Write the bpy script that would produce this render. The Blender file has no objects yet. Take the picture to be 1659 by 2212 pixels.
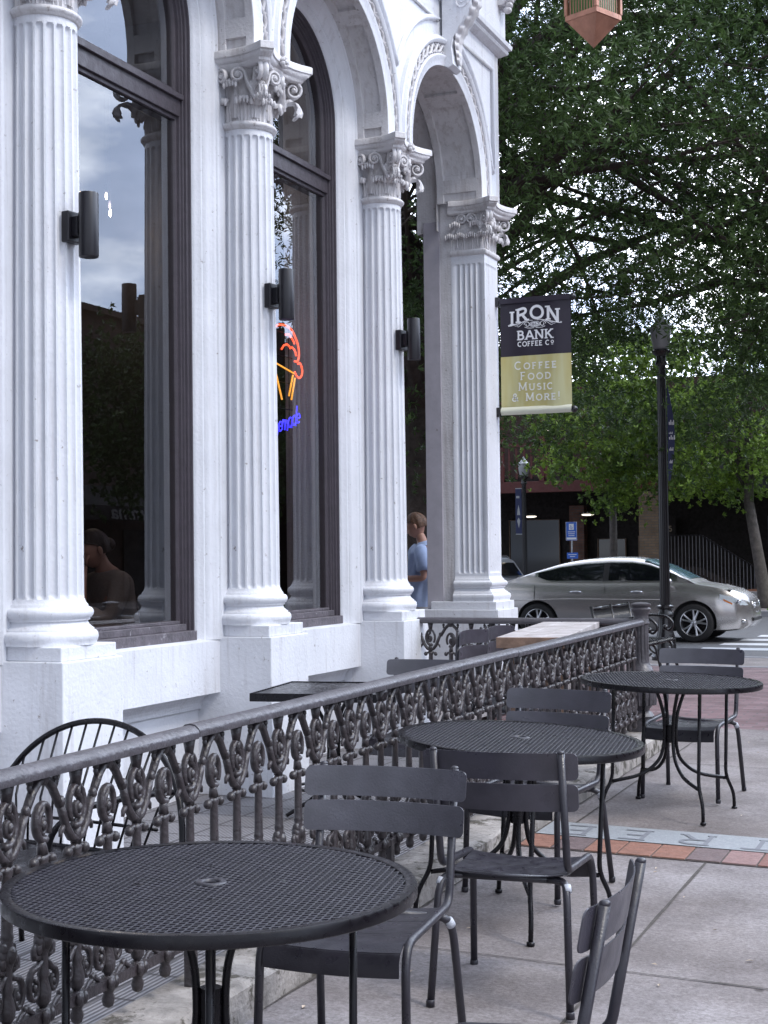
import bpy, math, random
import numpy as np
from mathutils import Vector, Matrix
random.seed(7); np.random.seed(7)
C = bpy.context.scene.collection
PI = math.pi

# ------------------------------------------------------------------ camera
cam_d = bpy.data.cameras.new('camera'); cam = bpy.data.objects.new('camera', cam_d); C.objects.link(cam)
cam_d.sensor_width = 36; cam_d.lens = 3200/2212*36; cam_d.clip_end = 800; cam_d.clip_start = .05
TH = math.atan((2172-829.5)/3200); PT = math.atan(92/3200); RO = .0115
fw = Vector((-math.sin(TH)*math.cos(PT), math.cos(TH)*math.cos(PT), math.sin(PT)))
rt = Vector((math.cos(TH), math.sin(TH), 0)); up = rt.cross(fw)
r2 = rt*math.cos(RO)-up*math.sin(RO); u2 = up*math.cos(RO)+rt*math.sin(RO)
cam.matrix_world = Matrix(((r2.x, u2.x, -fw.x, 0), (r2.y, u2.y, -fw.y, 0), (r2.z, u2.z, -fw.z, 1.585), (0, 0, 0, 1)))
sc = bpy.context.scene; sc.camera = cam
sc.view_settings.view_transform = 'Standard'; sc.view_settings.look = 'None'
sc.view_settings.exposure = 0.2; sc.view_settings.gamma = 1
sc.cycles.max_bounces = 8; sc.cycles.transparent_max_bounces = 24

# ------------------------------------------------------------------ world and sun
SUN_EL, SUN_AZ = math.radians(50), math.radians(105)     # azimuth measured from +Y towards +X
w = bpy.data.worlds.new('World'); sc.world = w; w.use_nodes = True
nt = w.node_tree; nt.nodes.clear()
sky = nt.nodes.new('ShaderNodeTexSky'); sky.sky_type = 'NISHITA'; sky.sun_disc = False
sky.sun_elevation = SUN_EL; sky.sun_rotation = SUN_AZ; sky.air_density = 1.0; sky.dust_density = 1.2
tc = nt.nodes.new('ShaderNodeTexCoord'); mp = nt.nodes.new('ShaderNodeMapping')
mp.inputs['Scale'].default_value = (1, 1, 2.2); nt.links.new(tc.outputs['Generated'], mp.inputs['Vector'])
n1 = nt.nodes.new('ShaderNodeTexNoise'); n1.inputs['Scale'].default_value = 2.6; n1.inputs['Detail'].default_value = 9; n1.inputs['Roughness'].default_value = .58
nt.links.new(mp.outputs['Vector'], n1.inputs['Vector'])
r1 = nt.nodes.new('ShaderNodeValToRGB'); r1.color_ramp.elements[0].position = .30; r1.color_ramp.elements[1].position = .52; r1.color_ramp.elements[0].color = (.45, .45, .45, 1)
nt.links.new(n1.outputs['Fac'], r1.inputs['Fac'])
r3 = nt.nodes.new('ShaderNodeValToRGB'); r3.color_ramp.elements[0].position = .47; r3.color_ramp.elements[1].position = .66
r3.color_ramp.elements[0].color = (9.0, 10.6, 14.2, 1); r3.color_ramp.elements[1].color = (25, 26, 27.5, 1)
n2 = nt.nodes.new('ShaderNodeTexNoise'); n2.inputs['Scale'].default_value = 5.5; n2.inputs['Detail'].default_value = 10; n2.inputs['Roughness'].default_value = .55
nt.links.new(mp.outputs['Vector'], n2.inputs['Vector'])
nt.links.new(n2.outputs['Fac'], r3.inputs['Fac'])
mx = nt.nodes.new('ShaderNodeMixRGB'); nt.links.new(r1.outputs['Color'], mx.inputs['Fac'])
nt.links.new(sky.outputs['Color'], mx.inputs['Color1']); nt.links.new(r3.outputs['Color'], mx.inputs['Color2'])
bg = nt.nodes.new('ShaderNodeBackground'); bg.inputs['Strength'].default_value = .10
dp = nt.nodes.new('ShaderNodeVectorMath'); dp.operation = 'DOT_PRODUCT'; dp.inputs[1].default_value = (.57, .80, .18)   # added brightening of the north-east sky that the windows mirror
nt.links.new(tc.outputs['Generated'], dp.inputs[0])
mr_ = nt.nodes.new('ShaderNodeMapRange'); mr_.inputs['From Min'].default_value = .1; mr_.inputs['From Max'].default_value = 1.0; mr_.inputs['To Min'].default_value = .68; mr_.inputs['To Max'].default_value = 3.3
nt.links.new(dp.outputs['Value'], mr_.inputs['Value'])
vm = nt.nodes.new('ShaderNodeVectorMath'); vm.operation = 'SCALE'; nt.links.new(mx.outputs['Color'], vm.inputs[0]); nt.links.new(mr_.outputs['Result'], vm.inputs['Scale'])
nt.links.new(vm.outputs[0], bg.inputs['Color'])
wo = nt.nodes.new('ShaderNodeOutputWorld'); nt.links.new(bg.outputs['Background'], wo.inputs['Surface'])
sd = bpy.data.lights.new('sun', 'SUN'); sd.energy = 1.5; sd.angle = math.radians(12); sd.color = (1, .95, .88)
so = bpy.data.objects.new('sun', sd); C.objects.link(so)
sdir = Vector((math.sin(SUN_AZ)*math.cos(SUN_EL), math.cos(SUN_AZ)*math.cos(SUN_EL), math.sin(SUN_EL)))
so.rotation_euler = sdir.to_track_quat('Z', 'Y').to_euler(); so.location = (5, -5, 20)

# ------------------------------------------------------------------ materials
MATS = {}
def mat(name, col, rough=.5, metal=0., var=0., vscale=8., bump=0., bscale=60., spec=.5, col2=None, stain=None, emit=None, es=0., island=0., streak=None, wear=None):
    m = bpy.data.materials.new(name); m.use_nodes = True; t = m.node_tree
    p = t.nodes['Principled BSDF']; L = t.links.new
    p.inputs['Roughness'].default_value = rough; p.inputs['Metallic'].default_value = metal
    p.inputs['Specular IOR Level'].default_value = spec
    p.inputs['Base Color'].default_value = (*col, 1)
    co = t.nodes.new('ShaderNodeTexCoord')
    src = None
    if var > 0 or col2:
        n = t.nodes.new('ShaderNodeTexNoise'); n.inputs['Scale'].default_value = vscale; n.inputs['Detail'].default_value = 6; n.inputs['Roughness'].default_value = .6
        L(co.outputs['Object'], n.inputs['Vector'])
        r = t.nodes.new('ShaderNodeValToRGB'); r.color_ramp.elements[0].position = .35; r.color_ramp.elements[1].position = .68
        a = tuple(c*(1-var) for c in col); b = col2 if col2 else tuple(min(1, c*(1+var)) for c in col)
        r.color_ramp.elements[0].color = (*a, 1); r.color_ramp.elements[1].color = (*b, 1)
        L(n.outputs['Fac'], r.inputs['Fac']); src = r.outputs['Color']
    if stain:
        sc_, th, scol = stain
        n = t.nodes.new('ShaderNodeTexNoise'); n.inputs['Scale'].default_value = sc_; n.inputs['Detail'].default_value = 8; n.inputs['Roughness'].default_value = .7
        L(co.outputs['Object'], n.inputs['Vector'])
        r = t.nodes.new('ShaderNodeValToRGB'); r.color_ramp.elements[0].position = th; r.color_ramp.elements[1].position = th+.06
        L(n.outputs['Fac'], r.inputs['Fac'])
        mxx = t.nodes.new('ShaderNodeMixRGB'); L(r.outputs['Color'], mxx.inputs['Fac'])
        if src: L(src, mxx.inputs['Color1'])
        else: mxx.inputs['Color1'].default_value = (*col, 1)
        mxx.inputs['Color2'].default_value = (*scol, 1); src = mxx.outputs['Color']
    if wear:
        g = t.nodes.new('ShaderNodeNewGeometry'); r = t.nodes.new('ShaderNodeValToRGB'); r.color_ramp.elements[0].position = wear[0]; r.color_ramp.elements[1].position = wear[0]+.05; L(g.outputs['Pointiness'], r.inputs['Fac'])
        n = t.nodes.new('ShaderNodeTexNoise'); n.inputs['Scale'].default_value = 18; n.inputs['Detail'].default_value = 6; L(co.outputs['Object'], n.inputs['Vector'])
        r2_ = t.nodes.new('ShaderNodeValToRGB'); r2_.color_ramp.elements[0].position = .46; r2_.color_ramp.elements[1].position = .56; L(n.outputs['Fac'], r2_.inputs['Fac'])
        ml = t.nodes.new('ShaderNodeMath'); ml.operation = 'MULTIPLY'; L(r.outputs['Color'], ml.inputs[0]); L(r2_.outputs['Color'], ml.inputs[1])
        mxx = t.nodes.new('ShaderNodeMixRGB'); L(ml.outputs[0], mxx.inputs['Fac'])
        if src: L(src, mxx.inputs['Color1'])
        else: mxx.inputs['Color1'].default_value = (*col, 1)
        mxx.inputs['Color2'].default_value = (*wear[1], 1); src = mxx.outputs['Color']
    if streak:
        th, scol, amt = streak
        mp_ = t.nodes.new('ShaderNodeMapping'); mp_.inputs['Scale'].default_value = (10, 10, .55); L(co.outputs['Object'], mp_.inputs[0])
        n = t.nodes.new('ShaderNodeTexNoise'); n.inputs['Scale'].default_value = 1.6; n.inputs['Detail'].default_value = 7; n.inputs['Roughness'].default_value = .72
        L(mp_.outputs[0], n.inputs['Vector'])
        r = t.nodes.new('ShaderNodeValToRGB'); r.color_ramp.elements[0].position = th; r.color_ramp.elements[1].position = th+.14; r.color_ramp.elements[1].color = (amt, amt, amt, 1)
        L(n.outputs['Fac'], r.inputs['Fac'])
        mxx = t.nodes.new('ShaderNodeMixRGB'); L(r.outputs['Color'], mxx.inputs['Fac'])
        if src: L(src, mxx.inputs['Color1'])
        else: mxx.inputs['Color1'].default_value = (*col, 1)
        mxx.inputs['Color2'].default_value = (*scol, 1); src = mxx.outputs['Color']
    if island > 0:
        g = t.nodes.new('ShaderNodeNewGeometry'); hs = t.nodes.new('ShaderNodeHueSaturation')
        mr = t.nodes.new('ShaderNodeMapRange'); mr.inputs['To Min'].default_value = 1-island; mr.inputs['To Max'].default_value = 1+island
        L(g.outputs['Random Per Island'], mr.inputs['Value']); L(mr.outputs['Result'], hs.inputs['Value'])
        if src: L(src, hs.inputs['Color'])
        else: hs.inputs['Color'].default_value = (*col, 1)
        src = hs.outputs['Color']
    if src: L(src, p.inputs['Base Color'])
    if var > 0 and rough > .25 and metal < .6:
        n = t.nodes.new('ShaderNodeTexNoise'); n.inputs['Scale'].default_value = vscale*1.7; n.inputs['Detail'].default_value = 5; L(co.outputs['Object'], n.inputs['Vector'])
        mr = t.nodes.new('ShaderNodeMapRange'); mr.inputs['From Min'].default_value = .3; mr.inputs['From Max'].default_value = .7; mr.inputs['To Min'].default_value = max(.08, rough-.12); mr.inputs['To Max'].default_value = min(1, rough+.14)
        L(n.outputs['Fac'], mr.inputs['Value']); L(mr.outputs['Result'], p.inputs['Roughness'])
    if bump > 0:
        n = t.nodes.new('ShaderNodeTexNoise'); n.inputs['Scale'].default_value = bscale; n.inputs['Detail'].default_value = 5
        L(co.outputs['Object'], n.inputs['Vector'])
        b = t.nodes.new('ShaderNodeBump'); b.inputs['Strength'].default_value = bump; b.inputs['Distance'].default_value = .01
        L(n.outputs['Fac'], b.inputs['Height']); L(b.outputs['Normal'], p.inputs['Normal'])
    if emit:
        p.inputs['Emission Color'].default_value = (*emit, 1); p.inputs['Emission Strength'].default_value = es
    MATS[name] = m
    return m

white = mat('white_iron_paint', (.68, .69, .73), .5, var=.05, vscale=3, bump=.35, bscale=45, stain=(22, .635, (.27, .24, .23)), streak=(.54, (.34, .31, .31), .35))
whited = mat('white_weathered_paint', (.62, .605, .615), .55, var=.08, vscale=5, bump=.45, bscale=50, stain=(24, .63, (.24, .21, .19)), streak=(.50, (.34, .30, .29), .5))
frame_m = mat('plum_grey_frame', (.048, .039, .048), .5, var=.12, vscale=12, bump=.2, bscale=80, stain=(22, .70, (.25, .23, .24)))
sill_m = mat('worn_grey_sill', (.10, .088, .10), .6, var=.25, vscale=9, bump=.6, bscale=40, stain=(16, .62, (.36, .34, .37)))
iron = mat('grey_brown_iron', (.038, .031, .034), .38, var=.3, vscale=26, bump=.5, bscale=60, stain=(12, .66, (.09, .09, .05)), spec=.65, island=.15)
railm = mat('grey_rail_paint', (.062, .056, .064), .40, var=.2, vscale=12, bump=.5, bscale=50, spec=.7, stain=(19, .66, (.22, .20, .19)))
chair_m = mat('charcoal_paint', (.020, .018, .025), .36, var=.2, vscale=14, bump=.12, bscale=160, spec=.6, stain=(34, .70, (.10, .10, .11)))
chair_scuff = mat('charcoal_slat_paint', (.040, .037, .050), .36, var=.28, vscale=7, bump=.10, bscale=140, spec=.95, stain=(26, .68, (.13, .13, .14)))
black_m = mat('black_coated_steel', (.006, .005, .007), .30, var=.15, vscale=20, spec=.3)
tape_m = mat('grey_tape', (.45, .47, .52), .45)
blk_gloss = mat('black_gloss_iron', (.012, .011, .013), .25, spec=.6)
wood_m = mat('weathered_wood', (.40, .35, .33), .65, var=.25, vscale=6, bump=.5, bscale=30, col2=(.55, .52, .52))
woodedge = mat('brown_wood_edge', (.22, .14, .10), .65, var=.3, vscale=14, bump=.4, bscale=40)
leaf_m = mat('dark_oak_leaf', (.036, .070, .020), .48, col2=(.075, .128, .036), vscale=.7, island=.45, spec=.35)
leaf2_m = mat('bright_street_leaf', (.035, .080, .014), .5, col2=(.24, .36, .05), vscale=1.0, island=.4)
for m_ in (leaf_m, leaf2_m):      # thin leaves let some light through
    t = m_.node_tree; p = t.nodes['Principled BSDF']; o_ = t.nodes['Material Output']; tl = t.nodes.new('ShaderNodeBsdfTranslucent'); mi = t.nodes.new('ShaderNodeMixShader'); mi.inputs[0].default_value = .3
    for l_ in list(p.inputs['Base Color'].links): t.links.new(l_.from_socket, tl.inputs[0])
    t.links.new(p.outputs[0], mi.inputs[1]); t.links.new(tl.outputs[0], mi.inputs[2]); t.links.new(mi.outputs[0], o_.inputs[0])
bark_m = mat('oak_bark', (.055, .042, .035), .85, var=.35, vscale=8, bump=.9, bscale=25)
bark2_m = mat('pale_street_bark', (.085, .072, .066), .85, var=.3, vscale=9, bump=.8, bscale=30)
sconce_m = mat('black_sconce_metal', (.010, .009, .013), .38, spec=.5)
copper = mat('aged_copper', (.36, .17, .11), .42, metal=.35, var=.25, vscale=5, bump=.2, bscale=30)
green_gl = mat('green_slat', (.06, .16, .03), .35)
skin_m = mat('skin', (.40, .22, .165), .5, var=.05, vscale=10)
hair_m = mat('brown_hair', (.10, .05, .028), .55, var=.4, vscale=40, bump=.6, bscale=120)
hair2_m = mat('dark_hair', (.03, .016, .012), .5, bump=.5, bscale=120)
shirt_m = mat('light_blue_shirt', (.34, .43, .64), .8, var=.10, vscale=7, bump=.3, bscale=18)
short_m = mat('grey_trousers', (.22, .22, .24), .8, var=.1)
sweater_m = mat('beige_sweater', (.30, .25, .22), .9, var=.1, bump=.5, bscale=60)
snake_m = mat('patterned_pouch', (.04, .035, .03), .45, col2=(.45, .42, .34), vscale=26)
silver = mat('silver_car_paint', (.50, .475, .46), .24, metal=.8, spec=.6)
silver2 = mat('pale_blue_car_paint', (.30, .33, .38), .3, metal=.5)
carglass = mat('tinted_car_glass', (.006, .007, .009), .05, spec=.7)
windsh = mat('windscreen_glass', (.10, .17, .20), .05, spec=1.0)
rubber = mat('tyre_rubber', (.018, .017, .018), .75)
rim_m = mat('alloy_rim', (.5, .5, .52), .28, metal=.85)
chrome = mat('chrome', (.7, .7, .72), .15, metal=1)
amber = mat('amber_lens', (.6, .18, .04), .2)
lens = mat('clear_headlight_lens', (.62, .68, .72), .12, spec=.8)
redlens = mat('red_tail_lens', (.45, .02, .02), .2)
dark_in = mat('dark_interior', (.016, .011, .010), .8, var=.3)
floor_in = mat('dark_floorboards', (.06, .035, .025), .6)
brickdark = mat('dark_red_brick', (.16, .07, .05), .8, var=.3, vscale=3)
red_paint = mat('dark_red_paint', (.07, .011, .009), .55, var=.1)
winframe = mat('grey_blue_window_frame', (.14, .15, .2), .5)
blue_m = mat('blue_sign', (.03, .13, .55), .4)
navy_m = mat('navy_banner', (.018, .024, .075), .7)
whitep = mat('white_letters', (.78, .78, .80), .5)
banner_dk = mat('banner_dark_vinyl', (.022, .016, .028), .38, spec=.5)
gold_dull = mat('faded_gold_letters', (.42, .28, .16), .5)
acorn_m = mat('lamp_globe_glass', (.28, .29, .30), .3, spec=.7)
galv = mat('galvanised_metal', (.42, .43, .45), .4, metal=.4, var=.1)
curb_m = mat('mossy_curb_concrete', (.30, .275, .255), .85, var=.35, vscale=7, bump=.9, bscale=40, stain=(9, .53, (.085, .075, .06)))
granite = mat('pale_granite', (.28, .295, .31), .7, var=.12, vscale=60, bump=.2, bscale=150)
engr = mat('engraved_dark_stone', (.185, .19, .21), .85)
asphalt = mat('asphalt', (.10, .10, .105), .8, var=.18, vscale=60, bump=.5, bscale=180)
kerbc = mat('grey_kerb_stone', (.22, .22, .24), .8, var=.12, vscale=12)
grass_m = mat('green_lawn', (.10, .24, .03), .9, var=.3, vscale=30, bump=.8, bscale=90)
paintw = mat('road_marking_white', (.52, .53, .55), .7, var=.08, vscale=15)
mulch = mat('red_mulch', (.13, .055, .035), .9, var=.4, vscale=20)
neon_o = mat('neon_orange_tube', (.9, .15, .08), .3, emit=(1, .10, .035), es=3.2)
neon_y = mat('neon_amber_tube', (.9, .5, .1), .3, emit=(1, .42, .05), es=1.9)
neon_b = mat('neon_blue_tube', (.1, .1, .9), .3, emit=(.035, .03, 1), es=3.4)
bulb_m = mat('lit_bulb', (1, .9, .75), .3, emit=(1, .85, .66), es=9)
lit_m = mat('small_lit_lamp', (1, .9, .8), .3, emit=(1, .9, .75), es=2)

def nodemat(name, rough=.8):
    m = bpy.data.materials.new(name); m.use_nodes = True; t = m.node_tree
    t.nodes['Principled BSDF'].inputs['Roughness'].default_value = rough
    return m, t, t.nodes['Principled BSDF'], t.links.new
# concrete sidewalk: speckle, blotches and aggregate
concrete, t, p, L = nodemat('speckled_concrete', .8)
co = t.nodes.new('ShaderNodeTexCoord')
na = t.nodes.new('ShaderNodeTexNoise'); na.inputs['Scale'].default_value = 1.6; na.inputs['Detail'].default_value = 8; na.inputs['Roughness'].default_value = .65
nb = t.nodes.new('ShaderNodeTexNoise'); nb.inputs['Scale'].default_value = 55; nb.inputs['Detail'].default_value = 5; nb.inputs['Roughness'].default_value = .75
vo = t.nodes.new('ShaderNodeTexVoronoi'); vo.inputs['Scale'].default_value = 11
for n in (na, nb, vo): L(co.outputs['Object'], n.inputs['Vector'])
ra = t.nodes.new('ShaderNodeValToRGB'); ra.color_ramp.elements[0].position = .32; ra.color_ramp.elements[1].position = .68
ra.color_ramp.elements[0].color = (.155, .136, .130, 1); ra.color_ramp.elements[1].color = (.325, .302, .295, 1); L(na.outputs['Fac'], ra.inputs['Fac'])
rb = t.nodes.new('ShaderNodeValToRGB'); rb.color_ramp.elements[0].position = .3; rb.color_ramp.elements[1].position = .72
rb.color_ramp.elements[0].color = (.55, .53, .52, 1); rb.color_ramp.elements[1].color = (1.25, 1.25, 1.28, 1); L(nb.outputs['Fac'], rb.inputs['Fac'])
rv = t.nodes.new('ShaderNodeValToRGB'); rv.color_ramp.elements[0].position = .02; rv.color_ramp.elements[1].position = .05
rv.color_ramp.elements[0].color = (.5, .5, .5, 1); rv.color_ramp.elements[1].color = (1, 1, 1, 1); L(vo.outputs['Distance'], rv.inputs['Fac'])
m1 = t.nodes.new('ShaderNodeMixRGB'); m1.blend_type = 'MULTIPLY'; m1.inputs[0].default_value = 1; L(ra.outputs[0], m1.inputs[1]); L(rb.outputs[0], m1.inputs[2])
m2_ = t.nodes.new('ShaderNodeMixRGB'); m2_.blend_type = 'MULTIPLY'; m2_.inputs[0].default_value = .8; L(m1.outputs[0], m2_.inputs[1]); L(rv.outputs[0], m2_.inputs[2])
nc = t.nodes.new('ShaderNodeTexNoise'); nc.inputs['Scale'].default_value = .55; nc.inputs['Detail'].default_value = 9; nc.inputs['Roughness'].default_value = .6; L(co.outputs['Object'], nc.inputs['Vector'])
rc = t.nodes.new('ShaderNodeValToRGB'); rc.color_ramp.elements[0].position = .38; rc.color_ramp.elements[1].position = .60; rc.color_ramp.elements[0].color = (.80, .76, .74, 1); rc.color_ramp.elements[1].color = (1.08, 1.08, 1.1, 1); L(nc.outputs['Fac'], rc.inputs['Fac'])
m3 = t.nodes.new('ShaderNodeMixRGB'); m3.blend_type = 'MULTIPLY'; m3.inputs[0].default_value = 1; L(m2_.outputs[0], m3.inputs[1]); L(rc.outputs[0], m3.inputs[2])
vg = t.nodes.new('ShaderNodeTexVoronoi'); vg.inputs['Scale'].default_value = 2.3; L(co.outputs['Object'], vg.inputs['Vector'])   # old gum spots
rg = t.nodes.new('ShaderNodeValToRGB'); rg.color_ramp.elements[0].position = .035; rg.color_ramp.elements[1].position = .05; rg.color_ramp.elements[0].color = (.45, .43, .43, 1); rg.color_ramp.elements[1].color = (1, 1, 1, 1); L(vg.outputs['Distance'], rg.inputs['Fac'])
m4 = t.nodes.new('ShaderNodeMixRGB'); m4.blend_type = 'MULTIPLY'; m4.inputs[0].default_value = 1; L(m3.outputs[0], m4.inputs[1]); L(rg.outputs[0], m4.inputs[2])
L(m4.outputs[0], p.inputs['Base Color'])
bp = t.nodes.new('ShaderNodeBump'); bp.inputs['Strength'].default_value = .45; bp.inputs['Distance'].default_value = .01; L(nb.outputs['Fac'], bp.inputs['Height']); L(bp.outputs[0], p.inputs['Normal'])

def brickmat(name, c1, c2, mortar, sx, sy, msize=.012, vec='Object', rot=(0, 0, 0), rough=.8):
    m, t, p, L = nodemat(name, rough)
    co = t.nodes.new('ShaderNodeTexCoord'); mp = t.nodes.new('ShaderNodeMapping'); mp.inputs['Rotation'].default_value = rot
    br = t.nodes.new('ShaderNodeTexBrick'); br.inputs['Scale'].default_value = 1; br.inputs['Brick Width'].default_value = sx; br.inputs['Row Height'].default_value = sy
    br.inputs['Mortar Size'].default_value = msize; br.inputs['Color1'].default_value = (*c1, 1); br.inputs['Color2'].default_value = (*c2, 1); br.inputs['Mortar'].default_value = (*mortar, 1)
    L(co.outputs[vec], mp.inputs[0]); L(mp.outputs[0], br.inputs['Vector'])
    n = t.nodes.new('ShaderNodeTexNoise'); n.inputs['Scale'].default_value = 3; n.inputs['Detail'].default_value = 8; L(co.outputs[vec], n.inputs['Vector'])
    r = t.nodes.new('ShaderNodeValToRGB'); r.color_ramp.elements[0].position = .3; r.color_ramp.elements[1].position = .7; r.color_ramp.elements[0].color = (.7, .68, .68, 1); r.color_ramp.elements[1].color = (1.2, 1.2, 1.22, 1); L(n.outputs['Fac'], r.inputs[0])
    mm = t.nodes.new('ShaderNodeMixRGB'); mm.blend_type = 'MULTIPLY'; mm.inputs[0].default_value = 1; L(br.outputs['Color'], mm.inputs[1]); L(r.outputs[0], mm.inputs[2]); L(mm.outputs[0], p.inputs['Base Color'])
    b = t.nodes.new('ShaderNodeBump'); b.inputs['Strength'].default_value = .5; b.inputs['Distance'].default_value = .006; b.invert = True
    L(br.outputs['Fac'], b.inputs['Height']); L(b.outputs[0], p.inputs['Normal'])
    return m
plaza_m = brickmat('red_paving_bricks', (.15, .082, .085), (.23, .15, .16), (.12, .10, .10), .2, .1, .008)
pillar_m = brickmat('tan_brick', (.14, .095, .06), (.19, .13, .085), (.10, .09, .08), .2, .075, .01, rot=(PI/2, 0, 0))
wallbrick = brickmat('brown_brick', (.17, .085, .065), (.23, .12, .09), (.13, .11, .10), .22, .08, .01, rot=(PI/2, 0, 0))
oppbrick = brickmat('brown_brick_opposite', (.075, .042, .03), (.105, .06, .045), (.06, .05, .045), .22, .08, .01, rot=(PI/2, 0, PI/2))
# terrace tiles: ribbed tactile slabs
tile_m, t, p, L = nodemat('ribbed_terrace_tile', .7)
co = t.nodes.new('ShaderNodeTexCoord'); wv = t.nodes.new('ShaderNodeTexWave'); wv.bands_direction = 'X'; wv.inputs['Scale'].default_value = 14; wv.inputs['Distortion'].default_value = .15
br = t.nodes.new('ShaderNodeTexBrick'); br.offset = 0; br.inputs['Scale'].default_value = 1; br.inputs['Brick Width'].default_value = .3; br.inputs['Row Height'].default_value = .3; br.inputs['Mortar Size'].default_value = .01
L(co.outputs['Object'], wv.inputs['Vector']); L(co.outputs['Object'], br.inputs['Vector'])
br.inputs['Color1'].default_value = (1, 1, 1, 1); br.inputs['Color2'].default_value = (.85, .85, .85, 1); br.inputs['Mortar'].default_value = (.35, .33, .33, 1)
rw = t.nodes.new('ShaderNodeValToRGB'); rw.color_ramp.elements[0].position = .25; rw.color_ramp.elements[1].position = .6; rw.color_ramp.elements[0].color = (.10, .095, .10, 1); rw.color_ramp.elements[1].color = (.28, .27, .285, 1); L(wv.outputs['Fac'], rw.inputs[0])
mm = t.nodes.new('ShaderNodeMixRGB'); mm.blend_type = 'MULTIPLY'; mm.inputs[0].default_value = 1; L(rw.outputs[0], mm.inputs[1]); L(br.outputs['Color'], mm.inputs[2]); L(mm.outputs[0], p.inputs['Base Color'])
bp = t.nodes.new('ShaderNodeBump'); bp.inputs['Strength'].default_value = .7; bp.inputs['Distance'].default_value = .006; L(wv.outputs['Fac'], bp.inputs['Height']); L(bp.outputs[0], p.inputs['Normal'])
# window glass
def glassmat(name, ior, tint):
    m = bpy.data.materials.new(name); m.use_nodes = True; t = m.node_tree; t.nodes.clear(); L = t.links.new
    tr = t.nodes.new('ShaderNodeBsdfTransparent'); tr.inputs[0].default_value = (*tint, 1)
    gl = t.nodes.new('ShaderNodeBsdfGlossy'); gl.inputs['Roughness'].default_value = .0; gl.inputs[0].default_value = (.93, .95, 1, 1)
    fr = t.nodes.new('ShaderNodeFresnel'); ge = t.nodes.new('ShaderNodeNewGeometry'); mf = t.nodes.new('ShaderNodeMapRange'); mf.inputs['To Min'].default_value = ior; mf.inputs['To Max'].default_value = 1/ior
    L(ge.outputs['Backfacing'], mf.inputs['Value']); L(mf.outputs['Result'], fr.inputs[0])   # a thin pane reflects alike from both sides
    n = t.nodes.new('ShaderNodeTexNoise'); n.inputs['Scale'].default_value = 1.3; co = t.nodes.new('ShaderNodeTexCoord'); L(co.outputs['Object'], n.inputs[0])
    b = t.nodes.new('ShaderNodeBump'); b.inputs['Strength'].default_value = .006; b.inputs['Distance'].default_value = .02; L(n.outputs[0], b.inputs['Height']); L(b.outputs[0], gl.inputs['Normal'])
    mi = t.nodes.new('ShaderNodeMixShader'); L(fr.outputs[0], mi.inputs[0]); L(tr.outputs[0], mi.inputs[1]); L(gl.outputs[0], mi.inputs[2])
    o = t.nodes.new('ShaderNodeOutputMaterial'); L(mi.outputs[0], o.inputs[0]); return m
glass_m = glassmat('window_glass', 1.85, (.58, .55, .54))
# banner lower cloth: faded gold
bannerg, t, p, L = nodemat('faded_gold_vinyl', .45)
co = t.nodes.new('ShaderNodeTexCoord'); mp = t.nodes.new('ShaderNodeMapping'); mp.inputs['Scale'].default_value = (6, 6, .8); n = t.nodes.new('ShaderNodeTexNoise'); n.inputs['Scale'].default_value = 1.5
L(co.outputs['Object'], mp.inputs[0]); L(mp.outputs[0], n.inputs[0])
r = t.nodes.new('ShaderNodeValToRGB'); r.color_ramp.elements[0].position = .35; r.color_ramp.elements[1].position = .7; r.color_ramp.elements[0].color = (.50, .43, .16, 1); r.color_ramp.elements[1].color = (.56, .54, .30, 1)
L(n.outputs[0], r.inputs[0]); L(r.outputs[0], p.inputs['Base Color'])

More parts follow.
